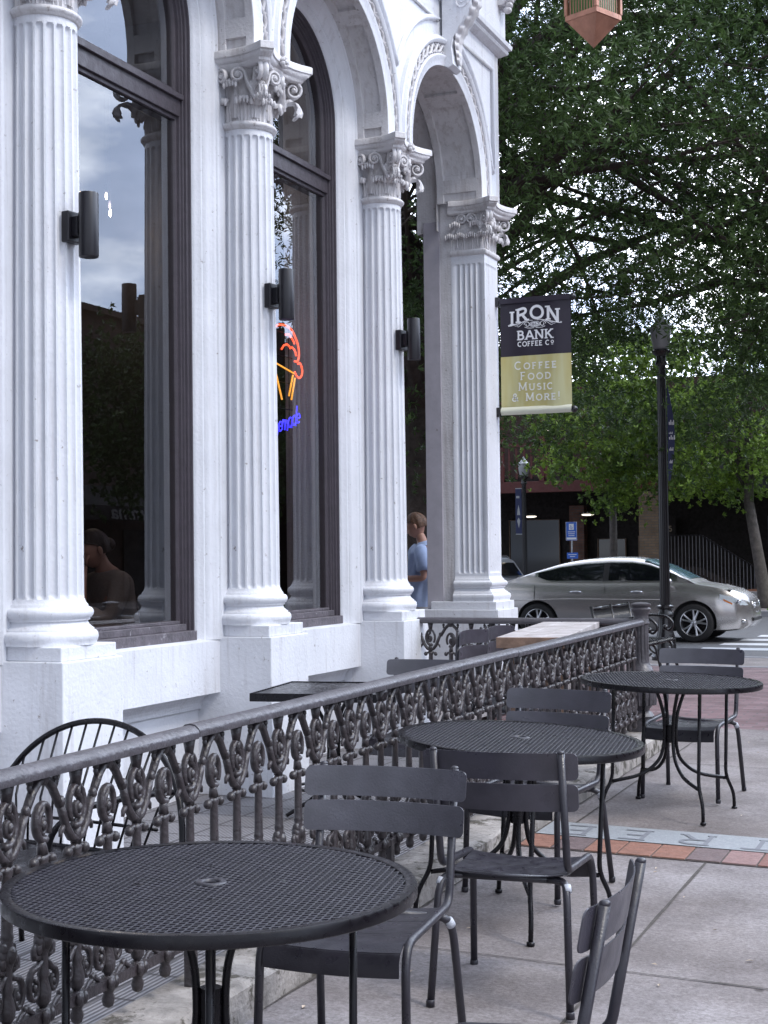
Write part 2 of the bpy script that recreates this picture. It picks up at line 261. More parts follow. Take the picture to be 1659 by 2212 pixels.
# ------------------------------------------------------------------ mesh helpers
class MB:
    def __init__(s): s.v = []; s.f = []; s.n = 0
    def add(s, vs, fs):
        b = s.n; s.v.extend([tuple(map(float, q)) for q in vs]); s.f.extend([tuple(b+i for i in f) for f in fs]); s.n = len(s.v); return b
    def box(s, x0, x1, y0, y1, z0, z1):
        s.add([(x0, y0, z0), (x1, y0, z0), (x1, y1, z0), (x0, y1, z0), (x0, y0, z1), (x1, y0, z1), (x1, y1, z1), (x0, y1, z1)],
              [(0, 3, 2, 1), (4, 5, 6, 7), (0, 1, 5, 4), (1, 2, 6, 5), (2, 3, 7, 6), (3, 0, 4, 7)]); return s
    def tube(s, pts, r, n=8, closed=False, flat=1.0, ref=None):
        P = [Vector(q) for q in pts]; m = len(P)
        R = r if isinstance(r, (list, tuple)) else [r]*m
        T = []
        for i in range(m):
            if closed: d = P[(i+1) % m]-P[i-1]
            else: d = P[min(i+1, m-1)]-P[max(i-1, 0)]
            T.append(d.normalized() if d.length > 1e-9 else Vector((0, 0, 1)))
        a = Vector(ref) if ref else (Vector((0, 0, 1)) if abs(T[0].z) < .9 else Vector((1, 0, 0)))
        u = (a-T[0]*a.dot(T[0])).normalized(); vs = []
        for i in range(m):
            if ref: u = (a-T[i]*a.dot(T[i])); 
            else: u = (u-T[i]*u.dot(T[i]))
            u = u.normalized() if u.length > 1e-6 else T[i].orthogonal().normalized()
            w_ = T[i].cross(u)
            for k in range(n):
                th = 2*PI*k/n; vs.append(P[i]+u*math.cos(th)*R[i]*flat+w_*math.sin(th)*R[i])
        fs = []
        for i in range(m if closed else m-1):
            j = (i+1) % m
            for k in range(n):
                k2 = (k+1) % n; fs.append((i*n+k, i*n+k2, j*n+k2, j*n+k))
        if not closed: fs.append(tuple(range(n-1, -1, -1))); fs.append(tuple((m-1)*n+k for k in range(n)))
        s.add(vs, fs); return s
    def lathe(s, prof, c=(0, 0, 0), n=24, sx=1, sy=1):
        vs = []; fs = []; m = len(prof)
        for (r, z) in prof:
            for k in range(n): th = 2*PI*k/n; vs.append((c[0]+r*sx*math.cos(th), c[1]+r*sy*math.sin(th), c[2]+z))
        for i in range(m-1):
            for k in range(n): k2 = (k+1) % n; fs.append((i*n+k, i*n+k2, (i+1)*n+k2, (i+1)*n+k))
        fs.append(tuple(range(n-1, -1, -1))); fs.append(tuple((m-1)*n+k for k in range(n)))
        s.add(vs, fs); return s
    def sphere(s, c, r, n=10, m=6):
        rx, ry, rz = r if isinstance(r, (tuple, list)) else (r, r, r)
        vs = [(c[0], c[1], c[2]-rz)]; fs = []
        for i in range(1, m):
            ph = -PI/2+PI*i/m
            for k in range(n): th = 2*PI*k/n; vs.append((c[0]+rx*math.cos(ph)*math.cos(th), c[1]+ry*math.cos(ph)*math.sin(th), c[2]+rz*math.sin(ph)))
        vs.append((c[0], c[1], c[2]+rz)); top = len(vs)-1
        for k in range(n): fs.append((0, 1+(k+1) % n, 1+k)); fs.append((top, 1+(m-2)*n+k, 1+(m-2)*n+(k+1) % n))
        for i in range(m-2):
            for k in range(n): k2 = (k+1) % n; fs.append((1+i*n+k, 1+i*n+k2, 1+(i+1)*n+k2, 1+(i+1)*n+k))
        s.add(vs, fs); return s
    def prism(s, poly, fn, d0, d1):
        # poly: list of 2d points, fn(u,v,d)->xyz
        n = len(poly); vs = [fn(u, v, d0) for u, v in poly]+[fn(u, v, d1) for u, v in poly]
        fs = [tuple(range(n-1, -1, -1)), tuple(range(n, 2*n))]+[(i, (i+1) % n, n+(i+1) % n, n+i) for i in range(n)]
        s.add(vs, fs); return s
    def grid(s, nu, nv, fn, cu=False):
        vs = [fn(i/(nu if cu else nu-1), j/(nv-1)) for j in range(nv) for i in range(nu)]
        fs = []
        for j in range(nv-1):
            for i in range(nu if cu else nu-1):
                i2 = (i+1) % nu; fs.append((j*nu+i, j*nu+i2, (j+1)*nu+i2, (j+1)*nu+i))
        s.add(vs, fs); return s
    def xf(s, M, start=0):
        M = M if isinstance(M, Matrix) else Matrix(M)
        for i in range(start, s.n): s.v[i] = tuple(M @ Vector(s.v[i]))
        return s
    def merge(s, o, M=None):
        vs = o.v if M is None else [tuple(M @ Vector(q)) for q in o.v]
        s.add(vs, o.f); return s
    def build(s, name, m, parent=None, smooth=False, bevel=0, fix=True, seg=2, angle=None):
        me = bpy.data.meshes.new(name); me.from_pydata(s.v, [], s.f)
        if m: me.materials.append(m)
        me.update()
        if fix:
            import bmesh
            b = bmesh.new(); b.from_mesh(me); bmesh.ops.recalc_face_normals(b, faces=b.faces); b.to_mesh(me); b.free()
        if smooth:
            me.polygons.foreach_set('use_smooth', [True]*len(me.polygons))
            if angle is not None: me.set_sharp_from_angle(angle=math.radians(angle))
        o = bpy.data.objects.new(name, me); C.objects.link(o)
        if parent: o.parent = parent
        if bevel:
            bm_ = o.modifiers.new('bevel', 'BEVEL'); bm_.width = bevel; bm_.segments = seg; bm_.limit_method = 'ANGLE'; bm_.angle_limit = math.radians(40)
        return o
def tag(o, label=None, cat=None, group=None, kind=None):
    if label: o['label'] = label
    if cat: o['category'] = cat
    if group: o['group'] = group
    if kind: o['kind'] = kind
    return o
def empty(name, loc=(0, 0, 0), rz=0, **k):
    o = bpy.data.objects.new(name, None); C.objects.link(o); o.location = loc; o.rotation_euler = (0, 0, rz); o.empty_display_size = .1
    return tag(o, **k)
def struct(o): o['kind'] = 'structure'; return o
def kids(o): return [c for c in bpy.data.objects if c.parent == o]
def copy_tree(o, parent=None):
    c = o.copy(); C.objects.link(c)
    if parent: c.parent = parent
    for ch in kids(o): copy_tree(ch, c)
    return c
def fillet(pts, r=.04, n=5):
    P = [Vector(q) for q in pts]; out = [P[0]]
    for i in range(1, len(P)-1):
        a, b, c = P[i-1], P[i], P[i+1]; ra = min(r, (a-b).length*.45); rc = min(r, (c-b).length*.45)
        p0 = b+(a-b).normalized()*ra; p1 = b+(c-b).normalized()*rc
        for k in range(n+1): t_ = k/n; out.append(p0*(1-t_)**2+b*2*t_*(1-t_)+p1*t_*t_)
    out.append(P[-1]); return out
def quad(name, m, pts, kind='structure'):
    b = MB(); b.add(pts, [tuple(range(len(pts)))]); o = b.build(name, m, fix=False); o['kind'] = kind; return o
def G(X, Y): return .0135*(Y-3.34)-.02*(X+1.885)
T_ = lambda Y: .03+.006*(Y-5)

# stroke font ------------------------------------------------------
def arc(cx, cy, rx, ry, a0, a1, n=12): return [(cx+rx*math.cos(math.radians(a0+(a1-a0)*i/n)), cy+ry*math.sin(math.radians(a0+(a1-a0)*i/n))) for i in range(n+1)]
FONT = {
 'I': (.30, [[(.15, 0), (.15, 1)]], [(.15, 0), (.15, 1)]),
 'R': (.78, [[(.14, 0), (.14, 1)], [(.14, .95), (.42, .95)]+arc(.42, .73, .22, .22, 90, -90)+[(.14, .51)], [(.40, .5), (.68, .03)]], [(.14, 0), (.14, 1), (.70, 0)]),
 'O': (.95, [arc(.47, .5, .38, .46, 0, 360, 24)], []),
 'N': (.90, [[(.14, 0), (.14, 1)], [(.14, .97), (.74, .03)], [(.74, 0), (.74, 1)]], [(.14, 0), (.10, 1), (.74, 1)]),
 'B': (.75, [[(.14, 0), (.14, 1)], [(.14, .95), (.38, .95)]+arc(.38, .745, .18, .205, 90, -90)+[(.14, .54)], [(.38, .53)]+arc(.40, .295, .22, .245, 90, -90)+[(.14, .05)]], [(.14, 0), (.14, 1)]),
 'A': (.86, [[(.06, 0), (.43, 1)], [(.43, 1), (.80, 0)], [(.2, .32), (.66, .32)]], [(.06, 0), (.80, 0)]),
 'K': (.82, [[(.14, 0), (.14, 1)], [(.16, .42), (.66, .98)], [(.32, .58), (.70, .02)]], [(.14, 0), (.14, 1), (.68, 1), (.72, 0)]),
 'C': (.84, [arc(.44, .5, .36, .46, 48, 312, 20)], []),
 'F': (.66, [[(.14, 0), (.14, 1)], [(.14, .95), (.56, .95)], [(.14, .52), (.48, .52)]], [(.14, 0), (.14, 1)]),
 'E': (.70, [[(.14, 0), (.14, 1)], [(.14, .95), (.60, .95)], [(.14, .52), (.5, .52)], [(.14, .05), (.62, .05)]], [(.14, 0), (.14, 1)]),
 'D': (.86, [[(.14, 0), (.14, 1)], [(.14, .95), (.36, .95)]+arc(.36, .5, .36, .45, 90, -90, 14)+[(.14, .05)]], [(.14, 0), (.14, 1)]),
 'M': (.98, [[(.12, 0), (.14, 1)], [(.14, .97), (.48, .12)], [(.48, .12), (.82, .97)], [(.82, 1), (.84, 0)]], [(.12, 0), (.84, 0), (.12, 1), (.84, 1)]),
 'U': (.84, [[(.14, 1), (.14, .35)]+arc(.42, .35, .28, .31, 180, 360, 12)+[(.70, 1)]], [(.14, 1), (.70, 1)]),
 'S': (.68, [arc(.34, .735, .23, .215, 40, 250, 12)+arc(.34, .27, .25, .225, 80, -150, 14)], []),
 'T': (.76, [[(.38, 0), (.38, 1)], [(.06, .95), (.70, .95)]], [(.38, 0)]),
 '&': (.86, [[(.74, .02), (.26, .62)]+arc(.38, .77, .15, .18, 200, -30, 12)+[(.30, .5)]+arc(.34, .26, .24, .22, 130, 360, 14)+[(.68, .5)]], []),
 '!': (.30, [[(.15, .32), (.15, 1)], [(.15, .02), (.15, .10)]], []),
 '1': (.36, [[(.18, 0), (.18, 1)], [(.18, .97), (.05, .85)]], [(.18, 0)]),
 '8': (.62, [arc(.31, .74, .19, .2, 0, 360, 14), arc(.31, .28, .23, .24, 0, 360, 14)], []),
 '6': (.62, [arc(.31, .30, .23, .25, 0, 360, 14), arc(.45, .35, .37, .6, 180, 95, 8)], []),
 '2': (.62, [arc(.3, .72, .22, .23, 160, -20, 10)+[(.06, .05), (.56, .05)]], []),
 '0': (.66, [arc(.33, .5, .25, .46, 0, 360, 20)], []),
 '4': (.62, [[(.42, 0), (.42, 1), (.04, .3), (.58, .3)]], []),
 '5': (.62, [[(.52, .95), (.14, .95), (.12, .56)]+arc(.3, .32, .24, .28, 120, -140, 12)], []),
 '3': (.62, [arc(.28, .74, .2, .21, 140, -80, 10)+arc(.28, .28, .24, .25, 85, -140, 12)], []),
 ' ': (.4, [], [])}
def text_width(s, h, sp=.06): return sum(FONT[c.upper()][0]*(h*.80 if (c.islower()) else h)+sp*h for c in s)-sp*h
def stroke_text(b, s, cx, y, h, fn, th=.13, sp=.06, serif=True, bend=None, wide=1.0, depth=.0015):
    """adds lettering to MB b; fn(u,v,d)->xyz ; caps h tall, lowercase = small caps"""
    W = text_width(s, h, sp)*wide; x = cx-W/2; k = 0
    for c in s:
        hh = h*.80 if c.islower() else h; wd, strokes, serifs = FONT[c.upper()]
        def pt(p):
            u = x+p[0]*hh*wide; v = y+p[1]*hh
            if bend: v += bend((u-cx)/(W/2))*1.0
            return u, v
        segs = [st for st in strokes]
        if serif:
            for (sx_, sy_) in serifs: segs.append(('s', sx_, sy_))
        for st in segs:
            k += 1; d = depth+.00012*(k % 9)
            if st[0] == 's':
                u, v = pt((st[1], min(max(st[2], .03), .97))); a = th*h*.95; bb = th*h*.28
                b.prism([(u-a, v-bb), (u+a, v-bb), (u+a, v+bb), (u-a, v+bb)], fn, 0, d); continue
            P = [Vector(pt(q)) for q in st]; t2 = th*h/2
            closed = len(P) > 4 and (P[0]-P[-1]).length < 1e-4*h+1e-6
            Lf = []; Rt = []
            for i in range(len(P)):
                if closed: dv = (P[(i+1) % (len(P)-1)]-P[(i-1) % (len(P)-1)]) if 0 < i < len(P)-1 else P[1]-P[-2]
                else: dv = P[min(i+1, len(P)-1)]-P[max(i-1, 0)]
                dv = dv.normalized(); nn = Vector((-dv.y, dv.x)); Lf.append(P[i]+nn*t2); Rt.append(P[i]-nn*t2)
            m_ = len(P); vs = [fn(q.x, q.y, d) for q in Lf]+[fn(q.x, q.y, d) for q in Rt]
            b.add(vs, [(i, i+1, m_+i+1, m_+i) for i in range(m_-1)])
        x += (wd*hh+sp*h)*wide
    return b

# ================================================================== SETTING
b = MB(); b.add([(-300, -300, -.45), (300, -300, -.45), (300, 300, -.45), (-300, 300, -.45)], [(0, 1, 2, 3)]); struct(b.build('ground', asphalt))
# sidewalk slab (sloped) and joints
quad('sidewalk', concrete, [(-2.40, -8, G(-2.4, -8)), (6, -8, G(6, -8)), (6, 12.35, G(6, 12.35)), (-2.40, 12.35, G(-2.40, 12.35))])
joint_m = mat('dark_joint_dirt', (.075, .065, .058), .95, var=.3, vscale=20)
def strip(b, x0, y0, x1, y1, wd, dz, n=14, jag=.25):
    d = Vector((x1-x0, y1-y0)); l = d.length; d /= l; nn = Vector((-d.y, d.x)); vs = []
    for i in range(n+1):
        q = Vector((x0, y0))+d*l*i/n; a = wd/2*(1+random.uniform(-jag, jag)); c = wd/2*(1+random.uniform(-jag, jag))
        for e in (a, -c): r = q+nn*e; vs.append((r.x, r.y, G(r.x, r.y)+dz))
    b.add(vs, [(2*i, 2*i+1, 2*i+3, 2*i+2) for i in range(n)])
b = MB()
strip(b, -1.40, -6, -1.40, 7.39, .013, .004, 60, .45); strip(b, -2.38, 5.48, 6, 5.44, .009, .0045, 60, .4); strip(b, -2.25, 8.07, -2.25, 12.3, .011, .004, 30, .4)
strip(b, -2.38, 10.40, 6, 10.36, .008, .0045, 40, .4); strip(b, -2.38, 2.2, 6, 2.2, .009, .0045, 30, .4); strip(b, .9, -6, .9, 7.39, .012, .004, 30, .4); strip(b, -2.385, -5, -2.385, 12.3, .022, .0052, 90, .9)
struct(b.build('sidewalk_joints', joint_m, fix=False))
# inlaid brick course and engraved granite band
b = MB(); bricks = []
bcol = [mat('inlay_brick_%s' % n_, c_, .75, var=.18, vscale=25, bump=.4, bscale=90) for n_, c_ in (('orange', (.24, .115, .08)), ('red', (.20, .095, .078)), ('pink', (.245, .15, .14)), ('plum', (.14, .10, .098)))]
quad('inlay_mortar', joint_m, [(-2.38, 7.395, G(-2.38, 7.395)+.004), (6, 7.395, G(6, 7.395)+.004), (6, 8.07, G(6, 8.07)+.004), (-2.38, 8.07, G(-2.38, 8.07)+.004)])
rows = [MB() for _ in bcol]
x = -2.37
seq = [0, 3, 0, 0, 0, 3, 2, 1, 2, 1, 0, 2, 3, 1]
i = 0
while x < 5.8:
    k = seq[i % len(seq)]; y0, y1 = 7.405, 7.69
    rows[k].add([(x, y0, G(x, y0)+.010), (x+.165, y0, G(x+.165, y0)+.010), (x+.165, y1, G(x+.165, y1)+.010), (x, y1, G(x, y1)+.010), (x, y0, G(x, y0)-.02), (x+.165, y0, G(x, y0)-.02), (x+.165, y1, G(x, y1)-.02), (x, y1, G(x, y1)-.02)],
                [(0, 1, 2, 3), (0, 4, 5, 1), (1, 5, 6, 2), (2, 6, 7, 3), (3, 7, 4, 0)]); x += .174; i += 1
band = empty('inlaid_brick_course', (0, 0, 0)); band['kind'] = 'structure'
for k, r in enumerate(rows): o = r.build('paving_brick', bcol[k], band, bevel=.003)
b = MB()
for k in range(5):
    xa, xb = -2.37+k*1.6, -2.37+k*1.6+1.594
    b.add([(xa, 7.71, G(xa, 7.71)+.009), (xb, 7.71, G(xb, 7.71)+.009), (xb, 8.06, G(xb, 8.06)+.009), (xa, 8.06, G(xa, 8.06)+.009)], [(0, 1, 2, 3)])
gb = struct(b.build('granite_band', granite, fix=False))
b = MB(); fnS = lambda u, v, d: (-u, 8.02-v, G(-u, 8.02-v)+.0095+d)
stroke_text(b, 'STREET', 1.70, .03, .25, fnS, th=.10, sp=.5, depth=.002, wide=1.05)
o = b.build('engraved_letters', engr, gb, fix=False)
# plaza and street
zP0 = G(-2.4, 12.35)
b = MB(); ys = [12.35, 14.5, 17, 19.8]; zz = [.125, .115, .085, .05]
for i in range(3): b.add([(-30, ys[i], zz[i]), (12, ys[i], zz[i]-.05*(i == 0)), (12, ys[i+1], zz[i+1]), (-30, ys[i+1], zz[i+1])], [(0, 1, 2, 3)])
struct(b.build('brick_plaza', plaza_m, fix=False))
b = MB(); b.box(-30, 12, 19.80, 19.98, -.3, .056); b.box(-30, 12, 21.75, 21.95, -.3, .045); struct(b.build('street_kerb', kerbc, bevel=.01))
quad('crossing_apron', concrete, [(-30, 19.98, .048), (12, 19.98, .048), (12, 21.75, .036), (-30, 21.75, .036)])
quad('road', asphalt, [(-80, 21.95, .02), (60, 21.95, .02), (60, 35.5, .02), (-80, 35.5, .02)])
b = MB()
for k in range(9):
    y0 = 23.6+k*1.25; b.add([(-4.55+.12*k, y0, .025), (-1.2, y0, .025), (-1.2, y0+.55, .025), (-4.55+.12*k, y0+.55, .025)], [(0, 1, 2, 3)])
struct(b.build('crosswalk_stripes', paintw, fix=False))
b = MB(); b.box(-80, 60, 35.5, 35.75, -.2, .16); struct(b.build('far_kerb', kerbc, bevel=.01))
quad('far_sidewalk', concrete, [(-80, 35.75, .15), (60, 35.75, .15), (60, 60, .15), (-80, 60, .15)])
b = MB(); b.box(-5.3, 10, 36.2, 39.4, .14, .19); struct(b.build('lawn', grass_m))
b = MB(); b.box(-12, 8, 39.6, 39.9, .14, .50); struct(b.build('planter_kerb', kerbc, bevel=.01))
b = MB(); b.grid(50, 8, lambda u, v: (-12+20*u, 39.9+1.4*v, .42+.16*math.sin(PI*v)+.05*math.sin(40*u)+random.uniform(-.03, .03))); struct(b.build('mulch_bed', mulch, smooth=True))
# terrace
quad('terrace_floor', tile_m, [(-5.0, -6, T_(-6)), (-2.60, -6, T_(-6)), (-2.60, 11.25, T_(11.25)), (-5.0, 11.25, T_(11.25))])
quad('porch_floor', concrete, [(-12, 11.2, .17), (-4.2, 11.2, .17), (-4.2, 16.2, .17), (-12, 16.2, .17)])
b = MB()
n = 120
for (xa, xb) in ((-2.64, -2.385),):
    vs = []
    for i in range(n+1):
        Y = -6+(17.35)*i/n; z = G(-2.4, Y)+.125; j = [random.uniform(-.006, .006) for _ in range(4)]
        vs += [(xb+j[0], Y, z-.16), (xb+j[1]*1.2, Y, z-.015+j[2]), (xb-.02+j[3], Y, z+j[0]), (xa, Y, z+j[1]*.5), (xa, Y, z-.2)]
    b.add(vs, [(5*i+k, 5*(i+1)+k, 5*(i+1)+k+1, 5*i+k+1) for i in range(n) for k in range(4)]+[(0, 1, 2, 3, 4), tuple(5*n+k for k in (4, 3, 2, 1, 0))])
b.box(-4.35, -2.38, 11.10, 11.42, -.05, .22)
struct(b.build('terrace_curb', curb_m))

# ================================================================== IRON-FRONT BUILDING
CO = -.02   # shafts sit slightly off the pedestal centre
YC = [1.925, 4.185, 6.445, 8.705, 10.965, 13.225]; XA = -4.6; ZS = 4.96
bld = empty('cast_iron_building', (-4.9, 8, 0), label='white painted cast iron storefront with fluted columns, round arches and tall dark windows', cat='building')
INV = Matrix.Translation((4.9, -8, 0))
def part(b, name, m, parent=None, **k):
    o = b.build(name, m, **k); par = parent or bld; o.parent = par
    if par is bld: o.matrix_parent_inverse = INV
    return o
def fluted(zb, zt, rb, rtp, nf=20, per=10):
    zs = []; nz = 8
    for k in range(7): zs.append(zb+.045*(k/6))
    for k in range(1, nz): zs.append(zb+.045+(zt-zb-.09)*k/nz)
    for k in range(7): zs.append(zt-.045+.045*(k/6))
    N_ = nf*per; vs = []
    for z in zs:
        t_ = (z-zb)/(zt-zb); R = rb+(rtp-rb)*(t_**1.35); wd = .040
        de = min(z-zb, zt-z)
        full = 1. if de >= .026 else math.sqrt(max(0, 1-((.026-de)/.026)**2))
        for k in range(N_):
            ph = (k % per)/per*2-1; s_ = abs(ph)/.78
            dep = 0 if (s_ >= full or full <= 0) else math.sqrt(max(0, 1-(s_/max(full, 1e-3))**2))**.8*.020*full
            th = 2*PI*k/N_; vs.append(((R-dep)*math.cos(th), (R-dep)*math.sin(th), z))
    fs = [(i*N_+k, i*N_+(k+1) % N_, (i+1)*N_+(k+1) % N_, (i+1)*N_+k) for i in range(len(zs)-1) for k in range(N_)]
    b = MB(); b.add(vs, fs); return b
base_prof = [(.247, 1.14), (.247, 1.155), (.252, 1.165), (.256, 1.182), (.253, 1.2), (.243, 1.212), (.234, 1.214), (.234, 1.222), (.222, 1.23), (.208, 1.243), (.202, 1.256), (.203, 1.263), (.213, 1.266), (.213, 1.276), (.221, 1.28), (.229, 1.292), (.232, 1.305), (.229, 1.318), (.221, 1.328), (.212, 1.332), (.205, 1.334), (.203, 1.345), (.196, 1.352), (.190, 1.362), (.186, 1.375)]
def acanthus(h, wd, curl, seedv=0, nu=15, nv=16):
    """leaf standing on +x face of bell: returns MB, local: x outwards, y across, z up"""
    b = MB(); rnd = random.Random(seedv)
    def fn(u, v):
        a = u*2-1; wprof = wd*(.82+.18*math.sin(v*PI*2.2))*(1-.25*max(0, v-.75)/.25)
        lob = 1-.20*abs(math.sin(v*PI*4.2))*abs(a)**1.5
        y = a*wprof/2*lob
        rib = .0065*math.cos(a*PI*5)*(1-.3*v)+.008*(1-abs(a))**2
        if v < .72: x = .006+.012*v+rib; z = h*v/.80
        else:
            q = (v-.72)/.28*PI*.95; R = curl; x = .006+.012*.72+R*(1-math.cos(q))+rib*(1+.8*abs(math.cos(a*PI*4))); z = h*.9+R*math.sin(q)*1.0-(.010*(a*a))-.006*abs(math.sin(a*PI*3.5))*(q/PI)
        return (x-.012*a*a, y, z)
    b.grid(nu, nv, fn); m_ = len(b.v)
    # thickness
    vs = list(b.v); back = [(x-.010, y*.96, z-.004) for x, y, z in vs]; fs = list(b.f); b2 = MB(); b2.add(vs, fs); b2.add(back, [tuple(reversed(f)) for f in fs])
    for j in range(nv-1):
        b2.f.append((j*nu, m_+j*nu, m_+(j+1)*nu, (j+1)*nu)); b2.f.append((j*nu+nu-1, (j+1)*nu+nu-1, m_+(j+1)*nu+nu-1, m_+j*nu+nu-1))
    for i in range(nu-1): b2.f.append(((nv-1)*nu+i, (nv-1)*nu+i+1, m_+(nv-1)*nu+i+1, m_+(nv-1)*nu+i))
    # lobed finger tips
    for k in range(5):
        a = -1+.5*k; y = a*wd*.40; b2.sphere((.006+.012+curl*1.80, y, h*.90+curl*.05-.014*a*a), (.013, wd*.095, .026), 7, 5)
    return b2
def volute(R0, wdt=.026, turns=1.6, stalk=.20):
    """spiral in xz plane, outwards +x, stalk rising from below"""
    b = MB(); pts = []; rr = []
    for k in range(9): t_ = k/8; pts.append((-R0*1.15-stalk*.42*(1-t_)**1.3, 0, -stalk*(1-t_)+.0)); rr.append(.016-.003*t_)
    n_ = 26
    for k in range(1, n_+1):
        t_ = k/n_; a = PI-t_*turns*2*PI; R = R0*(1.15-.85*t_); pts.append((R*math.cos(a), 0, R*math.sin(a))); rr.append(.013-.004*t_)
    b.tube(pts, rr, 7, ref=(0, 1, 0), flat=1.5); b.sphere((0, 0, 0), (.017, .026, .017), 8, 6)
    return b
def abacus(b, hw, z0, back=-.11):
    tiers = [(0, .80), (.012, .86), (.03, .86), (.038, .91), (.055, .955), (.066, .955), (.070, 1.0), (.112, 1.0), (.118, .98)]
    ring = []
    def outline(s_):
        P = []; c = .062
        for q in range(4):
            a = q*PI/2; loc = [(hw, -hw+c)]+[(hw-.085*(math.sin(PI*t_)**.8), (-hw+c)+(2*hw-2*c)*t_) for t_ in [i/8 for i in range(1, 8)]]+[(hw, hw-c)]
            for x, y in loc: P.append(((x*math.cos(a)-y*math.sin(a))*s_, (x*math.sin(a)+y*math.cos(a))*s_))
        return P
    n_ = 36; vs = []
    for dz, s_ in tiers:
        for (x, y) in outline(s_): vs.append((x, y, z0+dz) if x > back else (back, max(-.262, min(.262, y)), z0+dz))
    m_ = len(tiers); fs = [(i*n_+k, i*n_+(k+1) % n_, (i+1)*n_+(k+1) % n_, (i+1)*n_+k) for i in range(m_-1) for k in range(n_)]+[tuple(range(n_-1, -1, -1)), tuple((m_-1)*n_+k for k in range(n_))]
    b.add(vs, fs)
def capital_round():
    b = MB(); z0 = 4.43
    b.lathe([(.150, z0-.01), (.152, z0+.05), (.155, z0+.16), (.170, z0+.24), (.20, z0+.30), (.245, z0+.345), (.25, z0+.36)], n=32)
    for k in range(8):
        Mx = Matrix.Rotation(k*PI/4+PI/8, 4, 'Z') @ Matrix.Translation((.150, 0, z0)); b.merge(acanthus(.150, .120, .030, k), Mx)
        Mx = Matrix.Rotation(k*PI/4, 4, 'Z') @ Matrix.Translation((.156, 0, z0+.03)); b.merge(acanthus(.235, .108, .034, k), Mx)
    for k in (0, 3):
        Mx = Matrix.Rotation(k*PI/2+PI/4, 4, 'Z') @ Matrix.Translation((.320, 0, z0+.285))
        for s_ in (-.018, .018): b.merge(volute(.062, stalk=.17), Mx @ Matrix.Translation((0, s_, 0)))
        b.merge(acanthus(.12, .10, .055, k), Matrix.Rotation(k*PI/2+PI/4, 4, 'Z') @ Matrix.Translation((.20, 0, z0+.13)) @ Matrix.Rotation(.8, 4, 'Y'))
    for k in (0, 1, 3):
        for s_ in (-1, 1):   # inner helices under the abacus, two per face
            Mx = Matrix.Rotation(k*PI/2+s_*.24, 4, 'Z') @ Matrix.Translation((.240, 0, z0+.285)) @ Matrix.Rotation(-s_*PI/2.3, 4, 'Z'); b.merge(volute(.043, stalk=.15), Mx)
        Mx = Matrix.Rotation(k*PI/2, 4, 'Z')
        bb = MB()
        for j in range(7): a = j*2*PI/7; bb.sphere((.282, .028*math.cos(a), z0+.405+.028*math.sin(a)), (.02, .016, .016), 6, 5)
        bb.sphere((.295, 0, z0+.405), .018, 6, 5)
        if k == 0: b.merge(bb, Mx)
    abacus(b, .350, 4.762)
    return b
cap_mb = capital_round()
shaft_mb = fluted(1.375, 4.345, .190, .171)
shaft_mb.lathe([(.171, 4.344), (.171, 4.36), (.1715, 4.385)], n=44)
first = None
rings = MB().lathe([(.165, 4.375), (.172, 4.381), (.181, 4.384), (.183, 4.392), (.189, 4.397), (.198, 4.407), (.198, 4.418), (.189, 4.428), (.180, 4.433), (.150, 4.436)], n=48)
def block(k, R=.2475, depth=.42):
    b = MB(); b.box(XA-depth+.05, XA+R, -R, R, 1.067, 1.14); b.xf(Matrix.Translation((0, YC[k], 0))); return b
col_sh = col_ba = col_ca = col_ri = None
for k in range(5):
    if first is None:
        o = part(shaft_mb, 'column', white, smooth=True, angle=50); o.location = (0, 0, 0); first = o
        ba = MB().lathe([(r_+.008, z_) for r_, z_ in base_prof], n=48).build('column_base', white, o, smooth=True, angle=70)
        ca = cap_mb.build('capital', whited, o, smooth=True, angle=50)
        ri = rings.build('neck_ring', whited, o, smooth=True, angle=70)
        o.location = (XA, YC[k]+CO, 0)
    else:
        c = copy_tree(first); c.location = (XA, YC[k]+CO, 0)
# plinths, pedestal blocks, sill walls
for k in range(6):
    R = .2475 if k < 5 else .272
    b = block(k, R); part(b, 'plinth', white, bevel=.006)
    b = MB(); b.box(XA-.42, XA+R+.025, YC[k]-R-.025, YC[k]+R+.025, -.1, 1.067)
    part(b, 'pedestal', white, bevel=.006)
for k in range(4):
    y0, y1 = YC[k]+.27, YC[k+1]-.27
    b = MB(); b.box(-5.1, -4.70, y0-.02, y1+.02, .71, 1.043)
    b.add([(-4.70, y0, 1.043), (-4.70, y1, 1.043), (-4.86, y1, 1.066), (-4.86, y0, 1.066), (-5.1, y0, 1.066), (-5.1, y1, 1.066)], [(0, 1, 2, 3), (3, 2, 5, 4)])
    b.box(-5.1, -4.86, y0-.02, y1+.02, -.1, .60)
    b.grid(2, 9, lambda u, v: (-4.72-.12*math.sin(v*PI/2), y0+(y1-y0)*u, .71-.11*(1-math.cos(v*PI/2))-.0*v))
    part(b, 'sill_wall', white)
